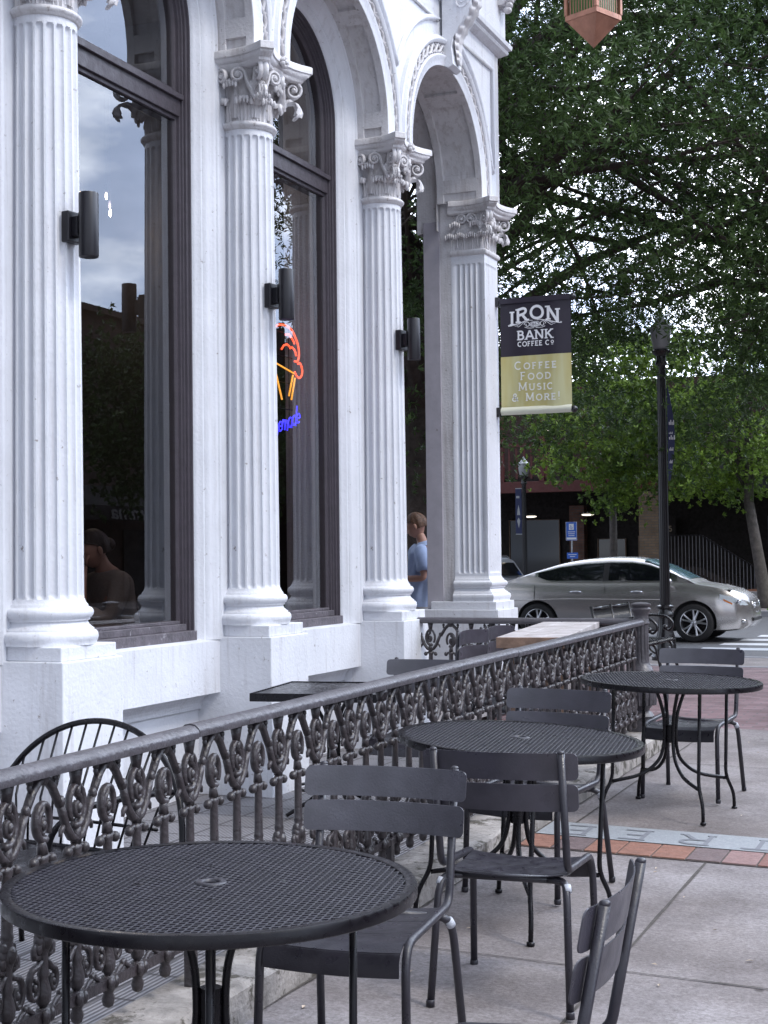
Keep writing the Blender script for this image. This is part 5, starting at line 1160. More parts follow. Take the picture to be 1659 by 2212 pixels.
    for ax in (0, -2.776):
        for s_ in (-1, 1):
            wE = MB(); pr = [(.215, -.095), (.30, -.10), (.322, -.085), (.334, -.05), (.336, 0), (.334, .05), (.322, .085), (.30, .10), (.215, .095)]
            wE.lathe(pr, n=44); wE.f = wE.f[:-2]; Mx = Matrix.Translation((ax, s_*.79, .335)) @ Matrix.Rotation(PI/2, 4, 'X'); wE.xf(Mx); wo_ = wE.build('wheel', rubber, t, smooth=True, angle=50)
            b = MB(); b.lathe([(.235, .10), (.226, .105), (.218, .095), (.212, .05), (.208, -.06)], n=40); b.f = b.f[:-2]
            for k in range(5):
                for dd in (-.075, .075):
                    bb = MB(); bb.tube([(.03, 0, .085), (.12, .02*(1 if dd > 0 else -1), .075), (.218, dd*.62, .09)], [.020, .017, .019], 6, ref=(0, 0, 1), flat=.8); b.merge(bb, Matrix.Rotation(k*2*PI/5+.15, 4, 'Z'))
            b.lathe([(.0, .105), (.03, .10), (.055, .085), (.06, .05)], n=20)
            for k in range(5): b.sphere((.045*math.cos(k*1.2566+.4), .045*math.sin(k*1.2566+.4), .095), .008, 5, 4)
            b.xf(Matrix.Translation((ax, s_*.79, .335)) @ Matrix.Rotation(s_*PI/2*-1, 4, 'X')); b.build('rim', rim_m, wo_, smooth=True, angle=40)
            b = MB(); b.tube([(ax, s_*.70, .335), (ax, s_*.76, .335)], .205, 30); b.build('brake_disc', black_m, wo_)
    for s_ in (-1, 1):
        b = MB(); b.add([(.42, s_*.868, .80), (.60, s_*.815, .835), (.80, s_*.68, .79), (.905, s_*.55, .69), (.86, s_*.63, .645), (.66, s_*.80, .66), (.52, s_*.852, .70)], [(0, 1, 2, 3, 4, 5, 6)]) if False else b.grid(9, 5, lambda u, v: (.44+.44*u, s_*(interp(halfw, .44+.44*u)*(.975-.01*v)+.008-(.02 if u > .9 else 0)), interp(topz, .44+.44*u)-.085-.02*(1-u)-v*(.03+.11*math.sin(PI*min(1, u*.8+.2))))); o = b.build('headlight', lens, t, smooth=True)
        b = MB(); b.grid(6, 3, lambda u, v: (.50+.14*u, s_*(interp(halfw, .50+.14*u)*.972+.014), interp(topz, .5+.14*u)-.165-.035*u-v*.03)); b.build('indicator_lens', amber, o, smooth=True)
        b = MB(); b.sphere((.74, s_*.775, .70), (.045, .03, .045), 12, 8); b.build('projector_lens', chrome, o, smooth=True)
        b = MB(); b.sphere((.80, s_*.655, .36), (.05, .05, .04), 12, 8); b.build('fog_light', chrome, t, smooth=True)
        b = MB(); b.sphere((-.42, s_*.985, 1.045), (.085, .115, .062), 14, 9); b.tube([(-.44, s_*.80, 1.02), (-.43, s_*.93, 1.02)], .02, 6); b.build('wing_mirror', silver, t, smooth=True)
        for xx in (-.98, -2.07): b = MB(); b.tube([(xx-.11, s_*.905, .865), (xx-.05, s_*.925, .872), (xx+.06, s_*.925, .872), (xx+.11, s_*.905, .868)], .014, 8); b.sphere((xx, s_*.893, .862), (.06, .016, .028), 10, 6); b.build('door_handle', chrome, t, smooth=True)
        b = MB(); b.grid(6, 5, lambda u, v: (-3.84+.30*u, s_*(interp(halfw, -3.84+.30*u)*.985+.006), .95-.13*v+.04*u)); b.build('tail_light', lens, t, smooth=True)
        b = MB(); 
        for (xa, xb, za, zb) in ((-2.83, -2.83, .60, 1.04), (-1.55, -1.55, .24, 1.04), (-.30, -.30, .30, 1.0)):
            b.tube([(xa, s_*(interp(halfw, xa)*.985+.0045), za), (xa, s_*(interp(halfw, xa)*1.0+.002), (za+zb)/2-.1), (xa, s_*(interp(halfw, xa)*.94+.004), zb-.05)], .004, 5)
        b.build('door_gap', rubber, t)
        b = MB(); b.tube([(-3.35, s_*.895, .72), (-2.2, s_*.905, .745), (-.5, s_*.905, .735)], .005, 5); b.build('body_crease', silver, t)
    b = MB()
    for j in range(5): b.tube([(.925-.02*j*0+.005, y, .66-.028*j) for y in (-.30, -.15, 0, .15, .30)], .009, 6)
    b.tube([(.90, -.36, .69), (.93, -.33, .53), (.945, 0, .50), (.93, .33, .53), (.90, .36, .69)], .012, 6); b.build('grille', chrome, t, smooth=True)
    b = MB(); b.box(.90, .951, -.45, .45, .36, .42); b.build('lower_intake', rubber, t, bevel=.01)
    b = MB(); b.box(-3.887, -3.86, -.26, .26, .60, .74); b.build('number_plate', whitep, t)
    return t
car = sedan(); car.location = (-4.95, 25.4+.9, .02); car.rotation_euler = (0, 0, 0); tag(car, 'silver four door sedan driving past on the cross street', 'car')
# pale SUV parked beyond, only its tail in view
def suv():
    t = empty('parked_suv')
    b = MB(); prof = [(-2.2, .35), (-2.25, .6), (-2.2, .95), (-2.05, 1.15), (-1.85, 1.52), (-1.6, 1.60), (.2, 1.62), (.6, 1.55), (1.25, 1.08), (2.1, .95), (2.3, .7), (2.3, .35)]
    rings = []
    for s_, sc_ in ((-.92, .88), (-.90, .97), (-.82, 1.0), (.82, 1.0), (.90, .97), (.92, .88)): rings.append([(x*(.985 if sc_ < 1 else 1), s_*(1 if z < 1.0 else 1-.16*(z-1)/.6), .35+(z-.35)*sc_) for x, z in prof])
    m_ = len(prof); b.add([q for r_ in rings for q in r_], [(i*m_+k, i*m_+(k+1) % m_, (i+1)*m_+(k+1) % m_, (i+1)*m_+k) for i in range(5) for k in range(m_)]+[tuple(range(m_)), tuple(5*m_+k for k in reversed(range(m_)))])
    b.build('body', silver2, t, smooth=True, angle=40)
    b = MB(); b.add([(-2.085, -.70, 1.14), (-2.085, .70, 1.14), (-1.895, .62, 1.47), (-1.895, -.62, 1.47)], [(0, 1, 2, 3)]); b.build('rear_window', carglass, t)
    for s_ in (-1, 1):
        b = MB(); b.box(-2.26, -2.0, s_*.79-.10, s_*.79+.10, .88, 1.08); b.build('tail_light', redlens, t, bevel=.03)
        b = MB(); b.sphere((-2.25, s_*.80, .98), (.03, .05, .05), 8, 6); b.build('reversing_lamp', whitep, t, smooth=True)
        b = MB(); b.add([(-1.75, s_*.905, 1.16), (.9, s_*.905, 1.12), (.45, s_*.80, 1.48), (-1.5, s_*.80, 1.50)], [(0, 1, 2, 3)]); b.build('side_window', carglass, t)
        for ax in (-1.35, 1.35):
            b = MB(); b.tube([(ax, s_*.70, .35), (ax, s_*.93, .35)], .35, 28); w_ = b.build('wheel', rubber, t, smooth=True, angle=40); b = MB(); b.tube([(ax, s_*.90, .35), (ax, s_*.94, .35)], .22, 20); b.build('rim', rim_m, w_)
    b = MB(); b.box(-2.30, -2.15, -.42, .42, .90, .96); b.build('chrome_strip', chrome, t, bevel=.01)
    b = MB(); b.box(-2.275, -2.2, -.20, .20, .70, .83); b.build('number_plate', mat('worn_plate', (.45, .36, .30), .5, var=.3, vscale=40), t)
    b = MB(); b.tube([(-1.7, .72, 1.60), (-1.5, .72, 1.66), (.1, .72, 1.67), (.3, .72, 1.61)], .018, 6); b.tube([(-1.7, -.72, 1.60), (-1.5, -.72, 1.66), (.1, -.72, 1.67), (.3, -.72, 1.61)], .018, 6); b.build('roof_rail', chrome, t)
    return t
sv = suv(); sv.location = (-11.95, 34.6, .02); sv.scale = (.9, .9, .9); sv.rotation_euler = (0, 0, math.radians(90)); tag(sv, 'pale blue SUV parked tail on across the street, showing a red tail light', 'car')

# ================================================================== STREET FURNITURE
def lamp(h, label, loc, grp=None, fat=1.):
    t = empty('street_lamp', loc, label=label, cat='street lamp', group=grp)
    b = MB(); n_ = 64; zs = [.75, .80, h-.55]; vs = []
    for j, z in enumerate(zs):
        for q in range(n_): th = 2*PI*q/n_; R = (.078-.018*(z/h))*fat-.009*max(0, math.sin(14*th)); vs.append((R*math.cos(th), R*math.sin(th), z))
    b.add(vs, [(j*n_+q, j*n_+(q+1) % n_, (j+1)*n_+(q+1) % n_, (j+1)*n_+q) for j in range(2) for q in range(n_)])
    b.build('post', blk_gloss, t, smooth=True, angle=30)
    b = MB(); b.lathe([(.20, 0), (.20, .05), (.17, .08), (.15, .12), (.14, .30), (.12, .38), (.10, .45), (.095, .60), (.115, .62), (.115, .66), (.10, .68), (.095, .72), (.12, .74), (.12, .77), (.08, .79)], n=20); b.build('base', blk_gloss, t, smooth=True, angle=40)
    b = MB(); b.lathe([(.06, h-.56), (.09, h-.53), (.07, h-.48), (.07, h-.42), (.12, h-.38), (.13, h-.34), (.10, h-.32)], n=18); b.build('neck', blk_gloss, t, smooth=True, angle=40)
    b = MB(); b.lathe([(.09, h-.34), (.115, h-.28), (.135, h-.18), (.145, h-.06), (.14, h-.02)], n=20); g_ = b.build('globe', acorn_m, t, smooth=True)
    b = MB(); b.lathe([(.155, h-.03), (.16, h), (.125, h+.03), (.09, h+.06), (.05, h+.12), (.025, h+.14), (.03, h+.17), (.0, h+.19)], n=20); b.build('cap', galv, t, smooth=True, angle=50)
    return t
lp = lamp(4.75, 'tall fluted black lamp post behind the bench, its globe among the leaves', (-4.49, 21.0, .04))
# blade banner on the tall lamp
b = MB(); n_ = 20
pts = [(.085, 2.52), (.10, 2.6)]+[(.085+.16*math.sin(PI*i/n_)**.8, 2.6+1.3*i/n_) for i in range(n_+1)]
b.prism([(.085, 2.55)]+[(.09+.105*math.sin(PI*(.08+.92*i/n_)), 2.55+1.38*i/n_) for i in range(n_+1)]+[(.085, 3.93)], lambda u, v, d: (u*.8, d+u*.5, v), -.004, .004)
bo = b.build('blade_banner', navy_m, lp)
b = MB()
for z_, wd_, h_ in ((3.35, .09, .07), (3.22, .06, .03), (3.14, .10, .06), (2.98, .07, .05), (2.8, .05, .05)):
    for j in range(4): x = .11+wd_*j/4; b.box(x*.8, x*.8+wd_*.14, x*.5-.012, x*.5-.007, z_, z_+h_*(.6+.4*(j % 2)))
b.build('banner_print', whitep, bo)
l2 = lamp(3.82, 'small distant lamp post with a narrow blue banner', (-11.84, 37.9, .15), fat=.9)
b = MB(); b.box(-.24, -.07, -.01, .01, 1.95, 3.15); bo2 = b.build('street_banner', blue_m if False else navy_m, l2, bevel=.003)
b = MB(); b.box(-.24, -.06, -.008, .008, 3.15, 3.17); b.box(-.24, -.06, -.008, .008, 1.93, 1.95); b.box(-.215, -.125, -.014, -.011, 2.90, 2.96); b.prism([(-.20, 2.45), (-.11, 2.45), (-.13, 2.60), (-.155, 2.72), (-.18, 2.60)], lambda u, v, d: (u, d, v), -.014, -.011); b.prism([(-.20, 2.3), (-.15, 2.1), (-.11, 2.3), (-.155, 2.38)], lambda u, v, d: (u, d, v), -.014, -.011); b.build('banner_print', acorn_m, bo2)
# bench
be = empty('iron_bench', (-4.20, 18.0, .04), math.radians(-92), label='black ribbed metal bench with scrolled arms behind the railing corner', cat='bench')
def bs(x0, x1):
    b = MB(); nx_ = max(2, int((x1-x0)/.028))
    for i in range(nx_):
        x = x0+(x1-x0)*(i+.5)/nx_
        b.tube([(x, .23, .41), (x, .27, .435), (x, .22, .455), (x, .0, .44), (x, -.18, .445), (x, -.24, .50)], .0085, 5)
    return b
for (xa, xb) in ((-.78, -.03), (.03, .78)):
    bs(xa, xb).build('seat', blk_gloss, be, smooth=True)
    b = MB()
    for i in range(26): x = xa+(xb-xa)*(i+.5)/26; b.tube([(x, -.25, .50), (x, -.29, .70), (x, -.34, .86)], .0075, 5)
    b.tube([(xa, -.34, .87), (xb, -.34, .87)], .018, 8); b.tube([(xa, -.245, .48), (xb, -.245, .48)], .015, 8); b.build('backrest', blk_gloss, be, smooth=True)
for x in (-.80, 0, .80):
    b = MB(); b.tube(fillet([(x, -.34, .90), (x, -.25, .50), (x, -.24, .40), (x, -.33, 0)], .06), .02, 8); b.tube(fillet([(x, -.24, .42), (x, .22, .42), (x, .27, .20), (x, .32, 0)], .08), .02, 8)
    b.tube(fillet([(x, -.30, .68), (x, -.05, .74), (x, .18, .72), (x, .27, .62), (x, .20, .53), (x, .14, .58)], .06), .016, 8); b.sphere((x, .15, .58), .035, 8, 6)
    b.tube(fillet([(x, -.1, .43), (x, -.05, .28), (x, .08, .22), (x, .18, .30)], .08), .014, 6); b.build('leg_frame', blk_gloss, be, smooth=True)
# accessible parking signs
sg = empty('parking_sign', (-10.57, 38.0, .15), label='blue accessible parking sign on a thin post above the silver car', cat='sign')
b = MB(); b.tube([(0, 0, 0), (0, 0, 2.2)], .025, 8); b.build('post', galv, sg)
b = MB(); b.box(-.15, .15, -.035, -.028, 1.75, 2.24); bb_ = b.build('sign_panel', blue_m, sg, bevel=.002)
b = MB(); b.tube([(x, -.038, z) for x, z in ((-.145, 1.755), (.145, 1.755), (.145, 2.235), (-.145, 2.235))], .006, 4, closed=True); b.box(-.065, .065, -.04, -.036, 2.03, 2.19)
for k in range(3): b.box(-.10+.01*k, .10-.01*k, -.04, -.036, 1.97-.05*k, 1.985-.05*k)
b.box(-.13, .13, -.04, -.036, 1.775, 1.83); b.build('sign_print', whitep, bb_)
b = MB(); b.tube([(-.015, -.042, 2.15), (-.015, -.042, 2.11), (.02, -.042, 2.105), (.03, -.042, 2.07)], .006, 4); b.tube([(.0+.028*math.cos(a)-.008, -.042, 2.085+.028*math.sin(a)) for a in [PI*.75+PI*1.1*i/8 for i in range(9)]], .005, 4); b.build('wheelchair_symbol', blue_m, bb_)
b = MB(); b.box(-.13, .17, -.035, -.028, 1.27, 1.43); b2_ = b.build('lower_sign_panel', blue_m, sg, bevel=.002)
b = MB(); b.box(-.09, .13, -.04, -.036, 1.37, 1.385); b.box(-.05, .09, -.04, -.036, 1.32, 1.335); b.build('sign_print', whitep, b2_)
# back of a stop-sign sized octagon behind the man
oc = empty('traffic_sign', (-5.80, 16.3, .1), math.radians(12), label='grey back of an octagonal traffic sign seen through the doorway arch', cat='sign')
b = MB(); b.prism([(.44*math.cos(PI/8+k*PI/4), 1.50+.44*math.sin(PI/8+k*PI/4)) for k in range(8)], lambda u, v, d: (u, d, v), -.003, .003); b.build('sign_panel', galv, oc)
b = MB(); b.box(-.025, .025, .006, .05, 0, 2.0); b.build('post', galv, oc)

# ================================================================== PEOPLE
def skin(name, V, E_, R, m, parent=None, sub=2, root=0, **k):
    me = bpy.data.meshes.new(name); me.from_pydata(V, E_, []); me.materials.append(m); o = bpy.data.objects.new(name, me); C.objects.link(o)
    if parent: o.parent = parent
    md = o.modifiers.new('skin', 'SKIN'); 
    sv_ = me.skin_vertices[0].data if me.skin_vertices else None
    if sv_ is None:
        import bmesh
        bm_ = bmesh.new(); bm_.from_mesh(me); bm_.verts.layers.skin.verify(); bm_.to_mesh(me); bm_.free(); sv_ = me.skin_vertices[0].data
    for i, r_ in enumerate(R): sv_[i].radius = r_ if isinstance(r_, (tuple, list)) else (r_, r_); sv_[i].use_root = (i == root)
    md.use_smooth_shade = True; sb = o.modifiers.new('sub', 'SUBSURF'); sb.levels = sub; sb.render_levels = sub
    dg = bpy.context.evaluated_depsgraph_get(); dg.update(); m2 = bpy.data.meshes.new_from_object(o.evaluated_get(dg)); o.modifiers.clear(); o.data = m2
    if not m2.materials: m2.materials.append(m)
    m2.polygons.foreach_set('use_smooth', [True]*len(m2.polygons)); return o
def head(parent_loc, face, sc_=1.):
    """head pieces as one MB: skull, jaw, nose, ears, brows; face = unit xy direction it looks along"""
    b = MB()
    def fn(u, v):
        th = 2*PI*u; ph = -PI/2+PI*v; x = math.cos(ph)*math.cos(th); y = math.cos(ph)*math.sin(th); z = math.sin(ph)
        rx = .098 if x > 0 else .102; w_ = .076; zz = z*.122
        if z < 0: w_ *= 1-.30*(-z)**1.3; rx *= 1-.12*(-z) if x > 0 else 1-.45*(-z)
        X = x*rx+(.012 if z < -.2 and x > 0 else 0); Y = y*w_
        if x > .8 and -.35 < z < .12: X += .020*math.exp(-(y/.16)**2)*(1-abs(z+.15)/.4)
        if x > .6 and .05 < z < .2: X += .006
        if x > .75 and abs(z+.52) < .09: X += .006
        if x > .5 and abs(abs(y)-.42) < .14 and abs(z-.06) < .08: X -= .008
        return (X, Y, zz)
    b.grid(40, 30, fn, cu=True)
    for s_ in (-1, 1):
        b.sphere((-.006, s_*.086, -.010), (.020, .011, .033), 10, 7); b.sphere((.084, s_*.031, .010), (.010, .013, .009), 8, 6)
    ang = math.atan2(face[1], face[0]); b.xf(Matrix.Rotation(ang, 4, 'Z') @ Matrix.Scale(sc_, 4)); return b
# man in a blue shirt standing in the corner porch, facing left
fx = .17; P0 = (-5.455, 14.0, fx+.045)
man = empty('person', P0, math.radians(188), label='young man in a light blue short sleeved shirt standing half hidden behind the third column', cat='person')
# local: faces +x, left +y
V = [(0, 0, .93), (0, 0, 1.08), (0, 0, 1.24), (-.01, 0, 1.39), (-.015, 0, 1.46), (.01, 0, 1.52), (.035, 0, 1.60),
     (0, .10, .88), (.01, .105, .50), (0, .11, .10), (.08, .12, .04), (.16, .125, .03),
     (0, -.10, .88), (-.01, -.105, .50), (-.03, -.11, .10), (.05, -.12, .04), (.13, -.125, .03),
     (-.015, .165, 1.40), (-.05, .215, 1.27), (-.07, .235, 1.13), (.10, .20, 1.125), (.235, .10, 1.15), (.285, .065, 1.15),
     (-.015, -.165, 1.40), (-.03, -.205, 1.26), (-.01, -.21, 1.12), (.13, -.17, 1.09), (.235, -.085, 1.10), (.285, -.05, 1.105)]
E_ = [(0, 1), (1, 2), (2, 3), (3, 4), (4, 5), (5, 6), (0, 7), (7, 8), (8, 9), (9, 10), (10, 11), (0, 12), (12, 13), (13, 14), (14, 15), (15, 16), (3, 17), (17, 18), (18, 19), (19, 20), (20, 21), (21, 22), (3, 23), (23, 24), (24, 25), (25, 26), (26, 27), (27, 28)]
R_ = [(.13, .10), (.125, .095), (.14, .10), (.12, .09), (.06, .06), .052, .05, .085, .055, .042, .045, .035, .085, .055, .042, .045, .035, .06, .046, .038, .034, .026, (.034, .018), .06, .046, .038, .034, .026, (.034, .018)]
body = skin('body', V, E_, R_, skin_m, man)
hb = head(None, (1, 0)); hb.xf(Matrix.Translation((.065, 0, 1.655)) @ Matrix.Rotation(math.radians(22), 4, 'Y')); hb.build('head', skin_m, body, smooth=True)
# hair shell
b = MB()
def hairfn(u, v):
    th = 2*PI*u; ph = PI/2-v*PI*.62; x = math.cos(ph)*math.cos(th); y = math.cos(ph)*math.sin(th); z = math.sin(ph)
    k_ = 1+.035*math.sin(9*th+3*v)+.03*math.sin(17*th); low = 1 if x < .35 else max(0, 1-(x-.35)*1.6)
    z2 = z if z > -.1 else z*low
    return (x*.113*k_-.006, y*.088*k_, max(z2, (-.45 if x < .1 else .15+(x-.1)*.4))*.132+.004)
b.grid(44, 18, hairfn, cu=True); b.xf(Matrix.Translation((.062, 0, 1.663)) @ Matrix.Rotation(math.radians(22), 4, 'Y')); b.build('hair', hair_m, body, smooth=True)
# shirt: loose shell with sleeves and collar
b = MB()
def shirtfn(u, v):
    th = 2*PI*u; z = .87+(1.455-.87)*v; c_ = math.cos(th); s_ = math.sin(th)
    rx = .165-.015*v; ry = .175-.005*(1-v)
    if v > .82: q = (v-.82)/.18; rx *= 1-.45*q**2; ry *= 1-.52*q**1.7
    fold = .010*math.sin(5*th+9*z)+.007*math.sin(11*th-14*z)
    return (c_*(rx+fold)-.015, s_*(ry+fold), z-(.03 if v < .02 else 0)*abs(s_)+.03*(1-abs(s_))*(v > .8))
b.grid(48, 30, shirtfn, cu=True); b.build('shirt', shirt_m, body, smooth=True)
for s_ in (-1, 1):
    b = MB(); b.tube([(-.015, s_*.10, 1.415), (-.02, s_*.155, 1.395), (-.045, s_*.20, 1.31), (-.065, s_*.222, 1.24), (-.070, s_*.228, 1.205)], [.06, .072, .072, .074, .077], 16); b.build('sleeve', shirt_m, body, smooth=True)
b = MB()
b.grid(26, 6, lambda u, v: (-.005+math.cos(PI*.30+u*PI*1.4)*(.066+.045*v), math.sin(PI*.30+u*PI*1.4)*(.066+.040*v), 1.495-.045*v+.018*math.cos(PI*.30+u*PI*1.4)*-1)); b.build('collar', shirt_m, body, smooth=True)
b = MB(); b.tube([(0, 0, .97), (0, 0, .80), (0, 0, .76)], [.155, .165, .16], 20)
for s_ in (-1, 1): b.tube([(0, s_*.09, .84), (.005, s_*.10, .50), (-.01, s_*.11, .12)], [.105, .085, .075], 14)
b.build('trousers', short_m, body, smooth=True)
for s_ in (-1, 1):
    b = MB(); b.sphere((.07, s_*.12, .04), (.14, .05, .05), 12, 7); b.build('shoe', whitep, body, smooth=True)
    b = MB()
    for j in range(4): b.tube([(.29, s_*(.035+.017*j)+.0, 1.145-.02*(s_ < 0)), (.33, s_*(.033+.015*j), 1.13-.004*j-.02*(s_ < 0)), (.345-.004*j, s_*(.030+.014*j), 1.10-.02*(s_ < 0)), (.335-.006*j, s_*(.028+.013*j), 1.075-.02*(s_ < 0))], [.0095, .009, .0085, .007], 7)
    b.tube([(.27, s_*.03, 1.11), (.295, s_*.012, 1.09), (.31, s_*.008, 1.065)], [.012, .010, .008], 7); b.build('fingers', skin_m, body, smooth=True)
pb = MB(); pb.sphere((0, 0, 0), (.10, .045, .15), 18, 12); pb.tube([(.0, 0, .14), (.02, 0, .18), (.05, 0, .17)], .012, 6)
po = pb.build('snake_print_pouch', snake_m, None, smooth=True); po.location = (-5.56-.27, 13.95, fx+.99); tag(po, 'black and cream patterned pouch held in front of the man', 'pouch')
# seated person behind the first window
WX = -5.62; wp = empty('person', (WX, 8.70, .50), math.radians(-118), label='seated person in a beige sweater leaning on one hand behind the first window', cat='person')
V = [(0, 0, .50), (.03, 0, .66), (.07, 0, .82), (.10, 0, .95), (.12, 0, 1.01), (.15, 0, 1.06), (.17, 0, 1.12),
     (.20, .10, .50), (.44, .12, .50), (.46, .12, .10), (.54, .12, .05), (.20, -.10, .50), (.44, -.12, .50), (.46, -.12, .10), (.54, -.12, .05),
     (.10, .16, .93), (.15, .21, .78), (.22, .20, .66), (.36, .12, .74), (.30, .03, .98), (.29, .02, 1.04),
     (.10, -.16, .93), (.14, -.21, .78), (.22, -.20, .66), (.38, -.12, .70), (.46, -.04, .70), (.50, -.02, .70)]
E_ = [(0, 1), (1, 2), (2, 3), (3, 4), (4, 5), (5, 6), (0, 7), (7, 8), (8, 9), (9, 10), (0, 11), (11, 12), (12, 13), (13, 14), (3, 15), (15, 16), (16, 17), (17, 18), (18, 19), (19, 20), (3, 21), (21, 22), (22, 23), (23, 24), (24, 25), (25, 26)]
R_ = [(.14, .12), (.13, .11), (.14, .115), (.11, .09), .055, .05, .048, .08, .06, .045, .04, .08, .06, .045, .04, .06, .045, .04, .033, .026, (.03, .02), .06, .045, .04, .033, .026, (.03, .02)]
wbd = skin('body', V, E_, R_, skin_m, wp)
hb = head(None, (1, 0)); hb.xf(Matrix.Translation((.21, 0, 1.14)) @ Matrix.Rotation(math.radians(18), 4, 'Y')); hb.build('head', skin_m, wbd, smooth=True)
b = MB(); b.grid(40, 16, hairfn, cu=True); b.sphere((-.11, 0, -.01), (.055, .05, .05), 10, 8); b.xf(Matrix.Translation((.205, 0, 1.15)) @ Matrix.Rotation(math.radians(18), 4, 'Y')); b.build('hair', hair2_m, wbd, smooth=True)
V2 = [(0, 0, .50), (.02, 0, .64), (.06, 0, .80), (.09, 0, .93), (.11, 0, 1.0), (.10, .17, .92), (.15, .22, .78), (.22, .21, .66), (.34, .13, .735), (.10, -.17, .92), (.14, -.22, .78), (.22, -.21, .66), (.35, -.13, .70)]
E2 = [(0, 1), (1, 2), (2, 3), (3, 4), (3, 5), (5, 6), (6, 7), (7, 8), (3, 9), (9, 10), (10, 11), (11, 12)]
skin('sweater', V2, E2, [(.19, .16), (.18, .15), (.18, .145), (.13, .11), .075, .085, .075, .065, .05, .085, .075, .065, .05], sweater_m, wbd)
b = MB()
for j in range(4): b.tube([(.29, .035+.012*j-.02, 1.04), (.285, .03+.014*j-.02, 1.075), (.265, .025+.014*j-.02, 1.10), (.255, .02+.013*j-.02, 1.115)], [.009, .0085, .008, .007], 7)
b.tube([(.295, .0, 1.04), (.28, -.02, 1.065), (.27, -.025, 1.085)], [.011, .009, .008], 7); b.build('fingers', skin_m, wbd, smooth=True)
it = empty('cafe_table', (-5.75, 8.12, .48), label='dark cafe table inside the first window', cat='table')
b = MB(); b.box(-.35, .35, -.35, .35, .64, .67); b.build('table_top', floor_in, it, bevel=.01); b = MB(); b.tube([(0, 0, 0), (0, 0, .64)], .03, 8); b.lathe([(.2, 0), (.2, .02), (.03, .04)], n=16); b.build('pedestal', black_m, it)
ic = empty('cafe_chair', (-5.64, 8.76, .48), math.radians(-118), label='dark cafe chair under the seated person', cat='chair')
b = MB(); b.box(-.2, .2, -.2, .2, .36, .40); b.build('seat', floor_in, ic, bevel=.01); b = MB(); b.box(-.23, -.20, -.2, .2, .40, .80); b.build('backrest', floor_in, ic, bevel=.01)
for sx_ in (-1, 1):
    for sy_ in (-1, 1): b = MB(); b.box(sx_*.17-.015, sx_*.17+.015, sy_*.17-.015, sy_*.17+.015, 0, .36); b.build('leg', floor_in, ic)

# ================================================================== FAR BUILDINGS
bk = empty('brick_shop_building', (-12, 41, 0), label='dark brick shop building with a red balcony and covered arcade across the cross street', cat='building')
def bp_(b, name, m, par=None, **k):
    o = b.build(name, m, **k); o.parent = par or bk
    if not par: o.matrix_parent_inverse = Matrix.Translation((12, -41, 0))
    return o
b = MB(); b.box(-45, 14, 44, 44.4, .1, 3.6); bp_(b, 'arcade_wall', dark_in)
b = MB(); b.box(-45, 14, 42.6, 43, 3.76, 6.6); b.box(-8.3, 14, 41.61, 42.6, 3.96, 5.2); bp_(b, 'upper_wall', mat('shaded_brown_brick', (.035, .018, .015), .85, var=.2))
b = MB(); b.box(-45, 14, 40.6, 44, 3.62, 3.75); bp_(b, 'arcade_ceiling', dark_in)
b = MB(); b.box(-45, -8.3, 40.5, 40.62, 3.30, 3.62); bp_(b, 'balcony_beam', red_paint, bevel=.01)
b = MB(); b.box(-8.3, 14, 40.9, 41.6, 3.25, 3.95); bp_(b, 'fascia', mat('dark_grey_fascia', (.05, .05, .06), .6))
b = MB(); b.box(-45, -10.8, 40.5, 40.58, 4.62, 4.72); 
for i in range(60): x = -25+.22*i; (b.box(x, x+.05, 40.52, 40.56, 3.7, 4.62) if x < -10.9 else None)
for x in (-13.4, -12.2, -11): b.box(x, x+.14, 40.5, 40.62, 3.6, 7.5)
bp_(b, 'balcony_rail', red_paint)
b = MB(); b.box(-9.35, -8.72, 40.5, 41.0, .1, 3.25); bp_(b, 'tan_brick_pillar', pillar_m)
for x in (-19, -25, 2.0): b = MB(); b.box(x, x+.6, 40.5, 41.0, .1, 3.3); bp_(b, 'brick_pillar', wallbrick)
b = MB(); b.box(-12.2, -11.75, 43.6, 43.99, .1, 3.0); bp_(b, 'brick_pillar', wallbrick)
for (x0, x1, z0, z1) in ((-14.2, -12.6, .6, 2.6), (-13.3+1.9, -10.55, .3, 1.98), (-10.9+.75, -9.55+.2, .3, 2.05)):
    b = MB(); b.add([(x0, 43.93, z0), (x1, 43.93, z0), (x1, 43.93, z1), (x0, 43.93, z1)], [(0, 1, 2, 3)]); wf_ = bp_(b, 'shop_window', carglass)
    b = MB(); b.tube([(x0, 43.9, z0), (x1, 43.9, z0), (x1, 43.9, z1), (x0, 43.9, z1)], .022, 4, closed=True); b.build('frame', mat('dull_window_trim', (.30, .22, .17), .5), bk).matrix_parent_inverse = Matrix.Translation((12, -41, 0))
b = MB()
for cx in (-11.0, -9.75):     # soft script-like window lettering and palm decoration
    b.tube([(cx-.30, 43.88, 1.20), (cx-.1, 43.88, 1.36), (cx+.05, 43.88, 1.22), (cx+.2, 43.88, 1.32), (cx+.34, 43.88, 1.18)], .022, 5); b.tube([(cx-.2, 43.88, 1.08), (cx+.1, 43.88, 1.12), (cx+.3, 43.88, 1.06)], .016, 5); b.tube([(cx-.22+.1*math.cos(a), 43.88, 1.25+.12*math.sin(a)) for a in [.6+.5*i for i in range(10)]], .018, 5)
bp_(b, 'window_lettering', gold_dull)
b = MB()
for k in range(9):
    a = PI*(k/8); b.tube([(-9.0-.55+0, 43.88, 2.30-.2), (-9.55+.22*math.cos(a), 43.88, 2.22+.12*math.sin(a)), (-9.55+.42*math.cos(a), 43.88, 2.10+.05*math.sin(a))], [.015, .03, .008], 5)
b.tube([(-9.55, 43.88, 2.1), (-9.5, 43.88, .8)], .02, 5); bp_(b, 'palm_decal', mat('pale_decal', (.22, .19, .18), .7))
